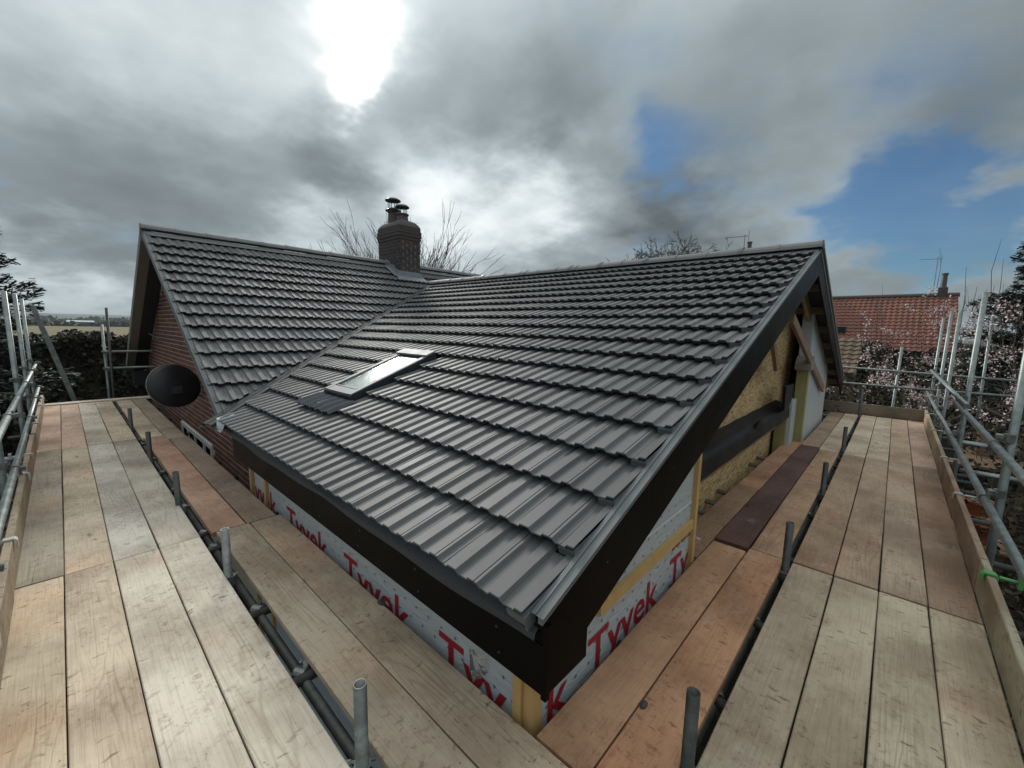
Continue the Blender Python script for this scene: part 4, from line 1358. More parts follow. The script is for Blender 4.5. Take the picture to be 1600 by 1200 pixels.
# right walkway, inner
board(1.155, 3.40, 0.432, 0.656, brown, along='x'); board(1.155, 3.33, 0.664, 0.893, (0.45, .275, .17), along='x')
board(3.42, 7.20, 0.440, 0.654, (0.43, .30, .20), along='x'); board(3.37, 7.28, 0.662, 0.888, dark, along='x', z=0.012)
board(2.97, 4.79, 0.900, 1.105, (0.28, .19, .125), along='x', z=0.008); board(4.81, 7.66, 0.897, 1.10, (0.40, .24, .15), along='x', z=0.004)
board(7.22, 11.1, 0.440, 0.660, tan, along='x'); board(7.30, 11.1, 0.672, 0.895, midb, along='x')
board(8.6, 11.6, 1.05, 1.27, (0.55, .48, .38), along='x', z=0.03)

# tubes: share unit meshes of the lengths used
TR = 0.0242
def tube(name, a, b, mat, hollow=0.0, r=TR, n=14):
    a = Vector(a); b = Vector(b)
    L_ = (b - a).length
    m = MB().tube((0, 0, 0), (0, 0, L_), r, n=n, hollow=hollow)
    q = (b - a).to_track_quat('Z', 'Y').to_matrix().to_4x4()
    me = m.mesh(name, False)
    for p in me.polygons:
        if len(p.vertices) == 4: p.use_smooth = True
    o = obj(name, me, mat, sc_, Matrix.Translation(a) @ q)
    return o
# coupler: two half shells with a bolt
mb = MB()
mb.tube((0, 0, -0.028), (0, 0, 0.028), TR + 0.007, n=12)
mb.cbox(0.010, 0.060, -0.020, 0.020, -0.022, 0.022, 0.006)
mb.tube((0.030, -0.045, 0.012), (0.030, 0.055, 0.012), 0.007, n=6)
mb.tube((0.030, 0.045, 0.012), (0.030, 0.062, 0.012), 0.012, n=6)
cpl = mb.mesh('coupler'); cpl.materials.append(M['coupler'])
def coupler(p, axis='z', rz=0.0, mat=None):
    m = {'z': Matrix.Identity(4), 'x': Matrix.Rotation(math.pi / 2, 4, 'Y'), 'y': Matrix.Rotation(-math.pi / 2, 4, 'X')}[axis]
    obj('coupler', cpl, None, sc_, Matrix.Translation(p) @ Matrix.Rotation(rz, 4, 'Z') @ m @ Matrix.Rotation(random.uniform(-.3, .3), 4, 'Z'))
# inner standards standing proud of the platform (left)
for (x, y), top, dx in zip(((0.634, 1.30), (0.622, 3.02), (0.615, 4.52), (0.61, 6.42), (0.612, 8.35)), (0.315, 0.30, 0.30, 0.30, 0.30), (0.0, -0.012, -0.03, 0, 0)):
    tube('standard', (x, y, GZ), (x + dx, y, top), M['oldtube'] if y > 4 else M['coupler'], 0.06)
    coupler((x, y, -0.05), 'z', 1.2)
# inner standards (right)
for (x, y), top, dx in zip(((1.455, 0.410), (3.27, 0.408), (5.22, 0.408), (7.50, 0.412)), (0.31, 0.33, 0.31, 0.32), (-0.0, 0.02, 0.03, 0.02)):
    tube('standard', (x, y, GZ), (x + dx, y, top), M['oldtube'], 0.06)
    coupler((x, y, -0.05), 'z', 0.4)
# ledgers in the slots
tube('ledger', (0.655, -0.4, -0.085), (0.655, 5.9, -0.085), M['oldtube'])
tube('ledger', (0.650, 5.95, -0.085), (0.650, 11.8, -0.085), M['oldtube'])
tube('ledger', (0.7, 0.448, -0.085), (6.4, 0.448, -0.085), M['oldtube'])
tube('ledger', (6.45, 0.448, -0.085), (11.8, 0.448, -0.085), M['oldtube'])
for y in (0.6, 1.9, 2.55, 3.55, 3.86, 5.1, 5.8, 7.35, 7.66, 9.0, 10.2):
    tube('transom', (-0.62, y, -0.064), (1.18, y, -0.064), M['oldtube'], n=10)
    coupler((0.655, y + 0.05, -0.075), 'y', 0.5)
for x in (1.9, 2.6, 3.25, 3.56, 4.6, 5.6, 6.6, 7.05, 7.36, 9.0, 10.4):
    tube('transom', (x, -0.85, -0.064), (x, 0.93, -0.064), M['oldtube'], n=10)
    coupler((x + 0.05, 0.448, -0.075), 'x', 0.5)
for x in (3.5, 3.95, 4.25, 4.62, 5.9, 6.3):
    tube('putlog', (x, 0.95, -0.066), (x - 0.02, 1.32, -0.05), M['coupler'], n=10)
# toe boards
def toe(a, b, color, z0=0.0, h=0.222, t=0.038):
    a = Vector(a); b = Vector(b); d = b - a; L_ = d.length
    mb = MB(); mb.cbox(-L_ / 2, L_ / 2, -t / 2, t / 2, 0, h, 0.004)
    ang = math.atan2(d.y, d.x)
    m = mb.build('toe_board', M['board'], sc_, mw=Matrix.Translation(((a.x + b.x) / 2, (a.y + b.y) / 2, z0)) @ Matrix.Rotation(ang, 4, 'Z'), color=color)
    return m
toe((-0.318, -0.6, 0), (-0.322, 3.55, 0), (0.33, .27, .20)); toe((-0.326, 3.5, 0), (-0.330, 7.5, 0), (0.36, .29, .21), 0.0, 0.225)
toe((-0.325, 7.6, 0), (-0.325, 11.4, 0), (0.44, .37, .27))
toe((1.1, -0.548, 0), (3.95, -0.548, 0), (0.40, .36, .27)); toe((3.85, -0.545, 0), (7.75, -0.545, 0), (0.34, .245, .18), 0.0, 0.225)
toe((7.76, -0.547, 0), (11.25, -0.547, 0), (0.44, .36, .26))
toe((11.22, -0.52, 0), (11.22, 2.4, 0), (0.24, .20, .155), 0.0, 0.225)
# guard rails, right
tube('guardrail', (-0.2, -0.582, 0.86), (7.1, -0.582, 0.86), M['galv'], 0.03); tube('guardrail', (6.3, -0.60, 0.915), (12.7, -0.60, 0.915), M['galv'], 0.03)
tube('guardrail', (-0.2, -0.582, 0.455), (7.4, -0.582, 0.455), M['galv'], 0.03); tube('guardrail', (7.42, -0.582, 0.455), (12.6, -0.582, 0.455), M['galv'], 0.03)
for x in (2.3, 4.45, 7.05, 9.45, 10.95, 12.7):
    y = -0.645
    tube('standard', (x, y, GZ), (x + random.uniform(-.03, .03), y - 0.02, 2.05 + random.uniform(-.05, .1)), M['galv'], 0.06)
    for zc in (0.86, 0.455):
        coupler((x + 0.04, -0.582, zc), 'x', 0)
        coupler((x, y, zc + 0.06), 'z', 1.6)
# end rails and posts at the far end of the right walkway
tube('guardrail', (11.60, 2.6, 0.98), (11.52, -2.6, 0.86), M['galv'], 0.03); tube('guardrail', (11.55, 2.6, 0.60), (11.5, -2.6, 0.60), M['galv'], 0.03)
tube('standard', (11.56, -0.05, GZ), (11.56, -0.08, 1.42), M['galv'], 0.05)
tube('standard', (13.2, -1.45, GZ), (13.2, -1.4, 2.1), M['galv'], 0.05)
tube('standard', (11.56, 1.9, GZ), (11.56, 1.9, 1.2), M['galv'], 0.05)
for zc in (0.92, 0.60): coupler((11.53, -0.05, zc), 'y', 0)
tube('standard', (11.0, 0.42, GZ), (11.02, 0.42, 0.55), M['oldtube'], 0.05)
# couplers with protruding stubs behind the right rails
for x, z in ((6.2, 0.25), (6.7, 0.15), (7.6, 0.30), (8.3, 0.2)):
    tube('stub_tube', (x, -0.66, z), (x, -1.05, z), M['galv'], n=10)
# guard rails, left
tube('guardrail', (-0.352, -0.3, 0.79), (-0.352, 6.6, 0.79), M['galv'], 0.03); tube('guardrail', (-0.352, 6.62, 0.79), (-0.36, 11.9, 0.76), M['galv'], 0.03)
tube('guardrail', (-0.352, -0.3, 0.345), (-0.352, 6.9, 0.345), M['galv'], 0.03); tube('guardrail', (-0.352, 6.92, 0.345), (-0.36, 11.9, 0.33), M['galv'], 0.03)
for y in (3.2, 5.3, 8.0, 9.9, 11.6):
    x = -0.415
    tube('standard', (x, y, GZ), (x - 0.01, y, 1.93 + random.uniform(-.04, .05)), M['galv'], 0.06)
    for zc in (0.79, 0.345):
        coupler((-0.352, y + 0.05, zc), 'y', 0)
        coupler((x, y, zc + 0.05), 'z', 2.5)
for y, z in ((4.2, 0.12), (4.6, 0.02), (5.9, 0.15), (7.0, 0.05), (6.4, 0.2)):
    tube('stub_tube', (-0.34, y, z), (-0.75, y, z), M['galv'], n=10)
    coupler((-0.46, y, z), 'x', 0)
# far end of the left walkway
tube('standard', (0.63, 11.95, GZ), (0.68, 11.95, 1.86), M['oldtube'], 0.05)
tube('standard', (0.60, 12.25, GZ), (0.60, 12.25, 1.52), M['galv'], 0.05)
tube('guardrail', (0.55, 12.2, 0.95), (2.6, 12.2, 0.95), M['galv'], 0.03); tube('guardrail', (0.55, 12.2, 0.60), (2.6, 12.2, 0.60), M['galv'], 0.03)
for zc in (0.95, 0.60): coupler((0.62, 12.17, zc), 'x', 0)
# toe-board clips hooked over the boards
mb = MB()
pr = [(-0.030, 0.10), (-0.030, 0.236), (-0.020, 0.250), (0.028, 0.250), (0.040, 0.236), (0.040, 0.185), (0.032, 0.185), (0.032, 0.232), (0.024, 0.240), (-0.016, 0.240), (-0.022, 0.232), (-0.022, 0.10)]
mb.prism([(p[0], -0.025, p[1]) for p in pr], (0, 0.05, 0))
mb.tube((-0.035, 0, 0.235), (-0.12, 0, 0.235), 0.010, n=8)
mb.box(-0.125, -0.105, -0.02, 0.02, 0.20, 0.27)
clipm = mb.mesh('toe_board_clip'); clipm.materials.append(M['palesteel'])
clipg = mb.mesh('toe_board_clip'); clipg.materials.append(M['greenclip'])
for y in (2.75, 3.95, 5.6, 6.4, 8.3, 10.0, 11.0):
    obj('toe_board_clip', clipm, None, sc_, Matrix.Translation((-0.328, y, -0.014)))
for k, x in enumerate((3.62, 5.35, 6.9, 8.9, 10.8)):
    obj('toe_board_clip', clipg if k == 0 else clipm, None, sc_, Matrix.Translation((x, -0.548, -0.014)) @ Matrix.Rotation(math.pi / 2, 4, 'Z'))

# ---- ladder at the far end of the left walkway
lad = thing('ladder', (0.5, 12.6, GZ), 'aluminium ladder leaning at the far end of the left walkway', 'ladder')
for yy in (12.45, 12.82):
    beam('stile', M['galv'], lad, (0.50, yy, GZ), (-0.33, yy, 1.85), 0.028, 0.075)
for k in range(14):
    f = 0.05 + k * 0.068
    p = Vector((0.50, 0, GZ)).lerp(Vector((-0.33, 0, 1.85)), f)
    MB().tube((p.x, 12.42, p.z), (p.x, 12.85, p.z), 0.015, n=8).build('rung', M['coupler'], lad)

# ---- small things on the boards
o = MB().lathe((0, 0, 0), [(0.001, 0.0), (0.016, 0.001), (0.019, 0.007), (0.014, 0.013), (0.001, 0.016)], 9).build('pebble', M['stone'], None, True, Matrix.Translation((1.58, 0.64, 0.001)) @ Matrix.Diagonal((1.3, 0.8, 1, 1)))
tag(o, 'dark grey pebble lying on the brown inner board by the corner', 'pebble')
o = MB().add([(0, 0, 0.002), (0.055, 0.004, 0.006), (0.057, 0.020, 0.003), (0.004, 0.016, 0.008)], [(0, 1, 2, 3)]).build('paper_scrap', M['paper'], None, False, Matrix.Translation((-0.165, 1.57, 0.003)) @ Matrix.Rotation(-0.3, 4, 'Z'))
tag(o, 'small scrap of white paper on the pale outer board', 'paper')
o = MB().tube((0, 0, 0.004), (0.05, 0.012, 0.004), 0.0022, n=6).lathe((0, 0, 0.001), [(0.0045, 0), (0.0045, 0.006)], 8, cap_top=True).build('nail', M['coupler'], None, False, Matrix.Translation((-0.125, 1.28, 0.001)))
tag(o, 'loose steel nail beside the plank joint at lower left', 'nail')
for i, (x, y, lab) in enumerate(((0.93, 2.05, 'grey clip-like offcut on the board edge beside the printed wall'), (3.25, 0.99, 'pale mortar crumb on the short dark board in the recess'))):
    o = MB().lathe((0, 0, 0), [(0.001, 0), (0.017, 0.002), (0.014, 0.012), (0.001, 0.017)], 6).build('mortar_crumb', M['palelead'] if i else M['stone'], None, False, Matrix.Translation((x + (0.21 if i == 0 else 0), y, 0.002 + 0.006 * i)) @ Matrix.Diagonal((1.0, 1.8, 0.8, 1)))
    tag(o, lab, 'debris')

# ================================================================== neighbours
def pantile_mat():
    m, t, b = material('red_pantile')
    geo = t.n('ShaderNodeNewGeometry'); co = geo.outputs['Position']
    n1 = t.noise(co, 1.6, 5, 0.65); n2 = t.noise(co, 9, 4, 0.6)
    col = t.mix(t.step(n1, 0.35, 0.7), (0.215, 0.080, 0.052), (0.14, 0.060, 0.045))
    col = t.mix(t.math('MULTIPLY', t.step(n2, 0.5, 0.75), 0.6), col, (0.11, 0.065, 0.045))
    t.put(b.inputs['Base Color'], col); b.inputs['Roughness'].default_value = 0.8
    return m
M['pantile'] = pantile_mat()
nb = thing('neighbour_house', (28, 1, GZ), 'neighbouring house with a faded red pantile roof behind the blossom', 'house')
mb = MB()
def pantile_roof(mb, p_eave0, p_eave1, p_ridge0, n_cols, n_rows, bulge=0.05):
    e0, e1, r0 = Vector(p_eave0), Vector(p_eave1), Vector(p_ridge0)
    U = (e1 - e0); V = (r0 - e0); Nn = U.cross(V).normalized()
    if Nn.z < 0: Nn = -Nn
    sub = 4
    for r in range(n_rows):
        for rr, lift in ((0, 0.035), (1, 0.0)):
            for c in range(n_cols * sub + 1):
                h = bulge * math.sin(2 * math.pi * c / sub) * 0.5
                mb.v.append(e0 + U * (c / (n_cols * sub)) + V * ((r + rr) / n_rows) + Nn * (h + lift))
    w = n_cols * sub + 1
    for r in range(2 * n_rows - 1):
        for c in range(n_cols * sub):
            k = r * w + c
            mb.f.append((k, k + 1, k + w + 1, k + w))
pantile_roof(mb, (25.9, -1.95, 1.0), (25.9, 7.0, 1.0), (30, -1.95, 3.72), 42, 16)
nroof = mb.build('roof', M['pantile'], nb)
MB().prism([(30, -1.95, 3.70), (34, -1.95, 1.1), (34, -1.95, 1.0), (30, -1.95, 3.6)], (0, 8.95, 0)).build('rear_roof', M['pantile'], nb)
MB().prism([(26.2, -1.85, GZ), (33.8, -1.85, GZ), (33.8, -1.85, 1.1), (30, -1.85, 3.55), (26.2, -1.85, 1.1)], (0, 8.8, 0)).build('wall', M['brick'], nb)
MB().tube((30, -2.0, 3.76), (30, 7.0, 3.76), 0.11, n=10).build('ridge_capping', M['pot'], nb)
nbc = bx('chimney', M['chimbrick'], nb, 29.8, 30.2, -1.56, -1.22, 3.5, 4.12)
MB().lathe((30, -1.40, 4.12), [(0.12, 0), (0.10, 0.1), (0.09, 0.6), (0.12, 0.62), (0.12, 0.7)], 12).build('chimney_pot', M['pot'], nbc)
bx('roof_vent', M['window_dark'], nb, 27.0, 27.5, 2.0, 2.6, zF(1) + 1.15, zF(1) + 1.5)
def aerial(loc, h, label, rot, k_=1.0):
    t = thing('television_aerial', loc, label, 'aerial')
    x, y, z = loc
    MB().tube((x, y, z), (x, y, z + h), 0.022 * k_, n=6).build('mast', M['coupler'], t)
    d = Vector((math.cos(rot), math.sin(rot), 0)); e = Vector((-d.y, d.x, 0))
    p = Vector((x, y, z + h - 0.12))
    b0 = MB().tube(p - d * 0.25 * k_, p + d * 1.1 * k_, 0.016 * k_, n=6)
    b0.build('boom', M['coupler'], t)
    for k in range(8):
        q = p + d * (-0.1 + 0.16 * k) * k_
        MB().tube(q - e * 0.22 * k_, q + e * 0.22 * k_, 0.009 * k_, n=5).build('element', M['coupler'], t)
    q = p - d * 0.22 * k_
    MB().tube(q - Vector((0, 0, 0.3 * k_)), q + Vector((0, 0, 0.3 * k_)), 0.014 * k_, n=5).build('reflector', M['coupler'], t)
aerial((29.9, -1.05, 3.6), 2.05, 'thin television aerial beside the red pantiled chimney', R(95), 0.6)
aerial((29.02, 7.55, 5.6), 2.1, 'television aerial on the far chimney beyond the dark ridge', R(100))
fh = thing('far_house', (30, 8, GZ), 'far house hidden behind the ridge with only its chimney showing', 'house')
MB().prism([(27, 5, GZ), (33, 5, GZ), (33, 5, 2.8), (30, 5, 5.4), (27, 5, 2.8)], (0, 9, 0)).build('wall', M['brick'], fh)
mb = MB()
pantile_roof(mb, (26.8, 4.9, 2.7), (26.8, 14.1, 2.7), (30, 4.9, 5.5), 40, 14)
mb.build('roof', M['pantile'], fh)
fc = bx('chimney', M['chimbrick'], fh, 28.85, 29.25, 7.05, 7.45, 4.6, 6.75)
MB().lathe((29.05, 7.25, 6.75), [(0.15, 0), (0.12, 0.1), (0.12, 0.38), (0.15, 0.4), (0.15, 0.46)], 12).build('chimney_pot', M['pot'], fc)
# low outbuilding with a mossy roof beyond the scaffold
ob = thing('outbuilding', (18, 2.5, GZ), 'low outbuilding with a weathered brown roof behind the far scaffold rail', 'outbuilding')
mb = MB(); pantile_roof(mb, (17.6, 0.9, 0.4), (17.6, 6.0, 0.4), (20.0, 0.9, 1.55), 20, 8, 0.04)
M['oldroof'] = simple('mossy_roof', (0.13, 0.095, 0.065), 0.9, 0, 0.4, 2.0, 0.4, 20, 0.3, 0.02)
mb.build('roof', M['oldroof'], ob)
MB().box(17.9, 20, 1.0, 5.9, GZ, 0.38).build('wall', M['oldroof'], ob)

# ================================================================== plants
def grow(mb, tips, p, d, L_, r, depth, maxd, spread, up, rr, ns=3, shrink=0.72, kids=(2, 3), curve=0.18, rmin=0.004):
    r = max(r, rmin)
    pts = [Vector(p)]; dirv = Vector(d).normalized()
    for s in range(ns):
        dirv = (dirv + Vector((rr.gauss(0, curve), rr.gauss(0, curve), rr.gauss(0, curve) + up))).normalized()
        pts.append(pts[-1] + dirv * (L_ / ns))
    nseg = 6 if r > 0.05 else (4 if r > 0.012 else 3)
    rad = [r * (1 - 0.45 * i / ns) for i in range(ns + 1)]
    for i in range(ns):
        mb.tube(pts[i], pts[i + 1], rad[i], rad[i + 1], n=nseg, caps=False)
    if depth >= maxd:
        tips.append((pts[-1], dirv)); tips.append((pts[-2], dirv)); return
    nk = rr.randint(*kids)
    for k in range(nk):
        base = pts[-1] if k == 0 else pts[rr.randint(1, ns)]
        a = dirv.orthogonal().normalized()
        a.rotate(Matrix.Rotation(rr.uniform(0, 6.283), 3, dirv))
        nd = (dirv + a * rr.uniform(0.5, 1.1) * spread).normalized()
        grow(mb, tips, base, nd, L_ * shrink * rr.uniform(0.75, 1.2), rad[-1] * rr.uniform(0.6, 0.85), depth + 1, maxd, spread, up, rr, ns, shrink, kids, curve, rmin)

def bare_tree(name, base, h, r, label, seed, maxd=6, spread=0.75, up=0.02, L0=None, kids=(2, 3), mat='twig', shrink=0.74, lean=(0, 0), rmin=0.004):
    rr = random.Random(seed)
    t = thing(name, base, label, 'tree')
    tr = MB(); b = Vector(base)
    L0 = L0 or h * 0.28
    tr.tube(b, b + Vector((lean[0] * .3, lean[1] * .3, L0 * 0.5)), r * 1.25, r, n=8, caps=False)
    top = b + Vector((lean[0], lean[1], L0))
    tr.tube(b + Vector((lean[0] * .3, lean[1] * .3, L0 * 0.5)), top, r, r * 0.85, n=8, caps=False)
    tr.build('trunk', M['bark'], t)
    cr = MB(); tips = []
    for k in range(4):
        an = k * 1.57 + rr.uniform(-.4, .4)
        d = Vector((math.cos(an) * spread, math.sin(an) * spread, 0.75))
        grow(cr, tips, top - Vector((0, 0, L0 * 0.12 * k)), d, h * 0.24, r * 0.6, 1, maxd, spread, up, rr, 3, shrink, kids, 0.18, rmin)
    cr.build('crown', M[mat], t)
    return t, tips
# whippy pollard behind the chimney
rr = random.Random(21)
pl_ = thing('bare_pollard_tree', (10.2, 15.9, GZ), 'bare tree with long upswept shoots behind the brick chimney', 'tree')
tr = MB(); tr.tube((10.2, 15.9, GZ), (10.2, 15.9, 1.9), 0.24, 0.17, n=9, caps=False); tr.build('trunk', M['bark'], pl_)
cr = MB(); tips = []
for k in range(72):
    an = rr.uniform(0, 6.283); el = rr.uniform(0.10, 1.15)
    d = Vector((math.cos(an) * math.cos(el), math.sin(an) * math.cos(el), math.sin(el) * 0.8 + 0.12))
    d = (d + Vector((0.25 * rr.uniform(-1, 1), -0.25 * rr.uniform(-1, 1), 0))).normalized()
    grow(cr, tips, Vector((10.2, 15.9, 1.8 + rr.uniform(-.2, .3))), d, rr.uniform(1.5, 2.25), rr.uniform(0.026, 0.042), 1, 4, 0.42, 0.05, rr, 4, 0.68, (2, 3), 0.10, 0.009)
cr.build('crown', M['reddish_twig'], pl_)
# rounded oak on the skyline
rr = random.Random(14)
oak = thing('bare_oak_tree', (38.0, 15.2, GZ), 'rounded bare oak on the skyline beyond the ridge', 'tree')
MB().tube((38.0, 15.2, GZ), (38.0, 15.2, 2.2), 0.42, 0.34, n=9, caps=False).tube((38.0, 15.2, 2.2), (38.0, 15.2, 6.0), 0.34, 0.22, n=9, caps=False).build('trunk', M['bark'], oak)
cr = MB(); tips = []
for k in range(84):
    an = 6.283 * k * 0.618; el = math.asin(min(1, 0.06 + 0.93 * (k + 0.5) / 84))
    d = Vector((math.cos(an) * math.cos(el) * 1.15, math.sin(an) * math.cos(el) * 1.15, math.sin(el)))
    grow(cr, tips, Vector((38.0, 15.2, 5.1 + rr.uniform(-.8, .8))), d, rr.uniform(2.4, 3.0) * d.length, 0.085, 1, 5, 0.85, 0.0, rr, 4, 0.52, (3, 3), 0.16, 0.017)
cr.build('crown', M['twig'], oak)
bare_tree('bare_shrub', (40.5, 20.2, GZ), 10.0, 0.2, 'smaller bare tree left of the rounded oak', 9, 6, 0.8, 0.0, 5.2, (2, 3), 'twig', 0.72, (0, 0), 0.014)

# conifers
needle = mat_leaf('conifer_needles', [(0.018, 0.028, 0.022), (0.030, 0.045, 0.034), (0.048, 0.066, 0.050), (0.024, 0.036, 0.029)])
def conifer(base, h, rad, label, seed, n_wh=22, bare=0.25, nq=170):
    rr = random.Random(seed); rg = np.random.default_rng(seed)
    t = thing('conifer_tree', base, label, 'tree')
    b = Vector(base)
    MB().tube(b, b + Vector((0, 0, h)), 0.16, 0.02, n=8, caps=False).build('trunk', M['bark'], t)
    limbs = MB(); P = []; U = []; V = []
    for w in range(n_wh):
        f = bare + (1 - bare) * w / n_wh
        z = h * f; L0 = rad * (1 - f) ** 0.75 * 1.25 + 0.15
        nb_ = rr.randint(4, 6)
        for k in range(nb_):
            an = rr.uniform(0, 6.283); L_ = L0 * rr.uniform(0.6, 1.15)
            p0 = b + Vector((0, 0, z))
            d = Vector((math.cos(an), math.sin(an), rr.uniform(-0.05, 0.25)))
            pts = [p0]
            for s in range(5):
                d = (d + Vector((0, 0, -0.10 + 0.07 * s)) + Vector((rr.gauss(0, .05), rr.gauss(0, .05), 0))).normalized()
                pts.append(pts[-1] + d * L_ / 5)
            for s in range(5):
                limbs.tube(pts[s], pts[s + 1], 0.02 * (1 - s / 6), 0.02 * (1 - (s + 1) / 6), n=4, caps=False)
            m = int(nq * L_ / rad) + 8
            s = rg.uniform(0.15, 1.0, m) ** 0.8 * 5
            i0 = np.minimum(s.astype(int), 4); fr_ = (s - i0)[:, None]
            pa = np.array([pts[i][:] for i in range(6)])
            c = pa[i0] * (1 - fr_) + pa[i0 + 1] * fr_
            side_ = np.array([-d.y, d.x, 0.0]); side_ /= (np.linalg.norm(side_) + 1e-6)
            dn = np.array(d[:])
            wid = 0.32 * (1 - s / 5.6)[:, None] * L_ / 1.2
            off = rg.uniform(-1, 1, (m, 1))
            c = c + side_ * off * wid + np.c_[np.zeros(m), np.zeros(m), rg.normal(-0.03, 0.05, m)]
            dirq = dn * 0.7 + side_ * np.sign(off) * 0.7 + rg.normal(0, 0.25, (m, 3)) + np.array([0, 0, -0.15])
            dirq /= np.linalg.norm(dirq, axis=1)[:, None]
            up_ = rg.normal(0, 0.5, (m, 3)) + np.array([0, 0, 1.0])
            vv = np.cross(dirq, up_); vv /= np.linalg.norm(vv, axis=1)[:, None]
            ln = rg.uniform(0.05, 0.12, (m, 1)) * 0.9
            P.append(c); U.append(dirq * ln); V.append(vv * ln * 0.16)
    limbs.build('limbs', M['bark'], t)
    o = obj('crown', quads_mesh('crown', np.vstack(P), np.vstack(U), np.vstack(V)), needle, t)
conifer((-1.62, 13.2, GZ), 7.2, 1.75, 'dark conifer with drooping sprays at the left edge', 3, 40, 0.30, 260)
conifer((18.6, -3.05, GZ), 7.0, 2.4, 'dark conifer behind the blossom at the right edge', 8, 34, 0.28, 330)

# hedge at the left
hedge_leaf = mat_leaf('hedge_leaf', [(0.020, 0.025, 0.014), (0.036, 0.040, 0.022), (0.058, 0.048, 0.028), (0.044, 0.038, 0.024), (0.026, 0.032, 0.018)])
hd = thing('hedge', (2, 19, GZ), 'dark clipped hedge beyond the far end of the left walkway', 'hedge')
def hedge(t, x0, x1, y0, y1, z0, z1, n, leaf, mat, twigs=True, leafn='foliage'):
    vs = []; nx = 30
    core = MB()
    core.box(x0 + 0.25, x1 - 0.25, y0 + 0.35, y1 - 0.2, z0, z1 - 0.35)
    core.build('core', hedge_leaf, t)
    P = np.c_[RNG.uniform(x0, x1, n), y0 + np.abs(RNG.normal(0, 0.30, n)) , RNG.uniform(z0, z1, n)]
    P[:, 1] += 0.18 * np.sin(P[:, 0] * 2.3) + 0.14 * np.sin(P[:, 0] * 5.1 + P[:, 2] * 3)
    m = n // 2
    Q = np.c_[RNG.uniform(x0, x1, m), RNG.uniform(y0, y1, m), z1 - np.abs(RNG.normal(0, 0.14, m)) + 0.10 * np.sin(RNG.uniform(0, 60, m))]
    Q[:, 2] += 0.07 * np.sin(Q[:, 0] * 3.1) + 0.05 * np.sin(Q[:, 0] * 9)
    rand_leaves(leafn, np.vstack([P, Q]), leaf, mat, t, 0.6)
    tw = MB(); rr = random.Random(5)
    for k in range(500):
        x = rr.uniform(x0, x1); y = y0 + rr.uniform(0, 0.4); z = rr.uniform(z0 + .2, z1 - 0.1)
        tw.tube((x, y, z), (x + rr.gauss(0, .15), y - rr.uniform(-0.05, .25), z + rr.uniform(0.1, .45)), 0.006, 0.002, n=3, caps=False)
    tw.build('twigs', M['twig'], t)
hedge(hd, -7, 8, 16.6, 18.4, GZ, 1.12, 30000, 0.05, hedge_leaf)

# blossom trees at the right
blossom = mat_leaf('blossom', [(0.72, 0.54, 0.55), (0.80, 0.68, 0.67), (0.62, 0.40, 0.42), (0.84, 0.78, 0.76), (0.62, 0.45, 0.46)], 0.6)
def blossom_tree(base, h, r, label, seed, npet, maxd=6, spread=0.8):
    t, tips = bare_tree('blossom_tree', base, h, r, label, seed, maxd, spread, 0.03, h * 0.30, (2, 3), 'twig', 0.74)
    rg = np.random.default_rng(seed)
    tp = np.array([p[0][:] for p in tips]); td = np.array([p[1][:] for p in tips])
    sel = rg.integers(0, len(tp), npet)
    wts = 0.5 + 0.5 * np.sin(tp[sel, 0] * 1.7 + 1) * np.sin(tp[sel, 1] * 2.1) * np.sin(tp[sel, 2] * 1.9 + 2)
    keep = rg.uniform(0, 1, npet) < 0.05 + 1.2 * wts ** 1.5
    sel = sel[keep]
    P = tp[sel] - td[sel] * rg.uniform(0, 0.35, (len(sel), 1)) + rg.normal(0, 0.028, (len(sel), 3))
    rand_leaves('blossom', P, 0.015, blossom, t, 0.8)
    # long upright water shoots
    rr = random.Random(seed + 1)
    hi = sorted(tips, key=lambda q: -q[0].z)[:len(tips) // 2]
    for k in range(34):
        p = rr.choice(hi)[0]
        L_ = rr.uniform(0.5, 1.35)
        q1 = p + Vector((rr.gauss(0, .10), rr.gauss(0, .10), L_ * 0.5)); q2 = q1 + Vector((rr.gauss(0, .05), rr.gauss(0, .05), L_ * 0.5))
        MB().tube(p, q1, 0.008, 0.006, n=4, caps=False).tube(q1, q2, 0.006, 0.003, n=4, caps=False).build('shoot', M['reddish_twig'], t)
blossom_tree((15.6, -0.7, GZ), 5.7, 0.11, 'pink blossom tree in front of the red pantile roof', 12, 11000, 6, 0.85)
blossom_tree((13.6, -2.5, GZ), 5.2, 0.12, 'pale pink blossom tree beside the right-hand scaffold posts', 17, 5500, 6, 0.85)
blossom_tree((17.3, -2.4, GZ), 5.2, 0.10, 'pinkish blossom tree just left of the dark conifer', 31, 6000, 6, 0.8)

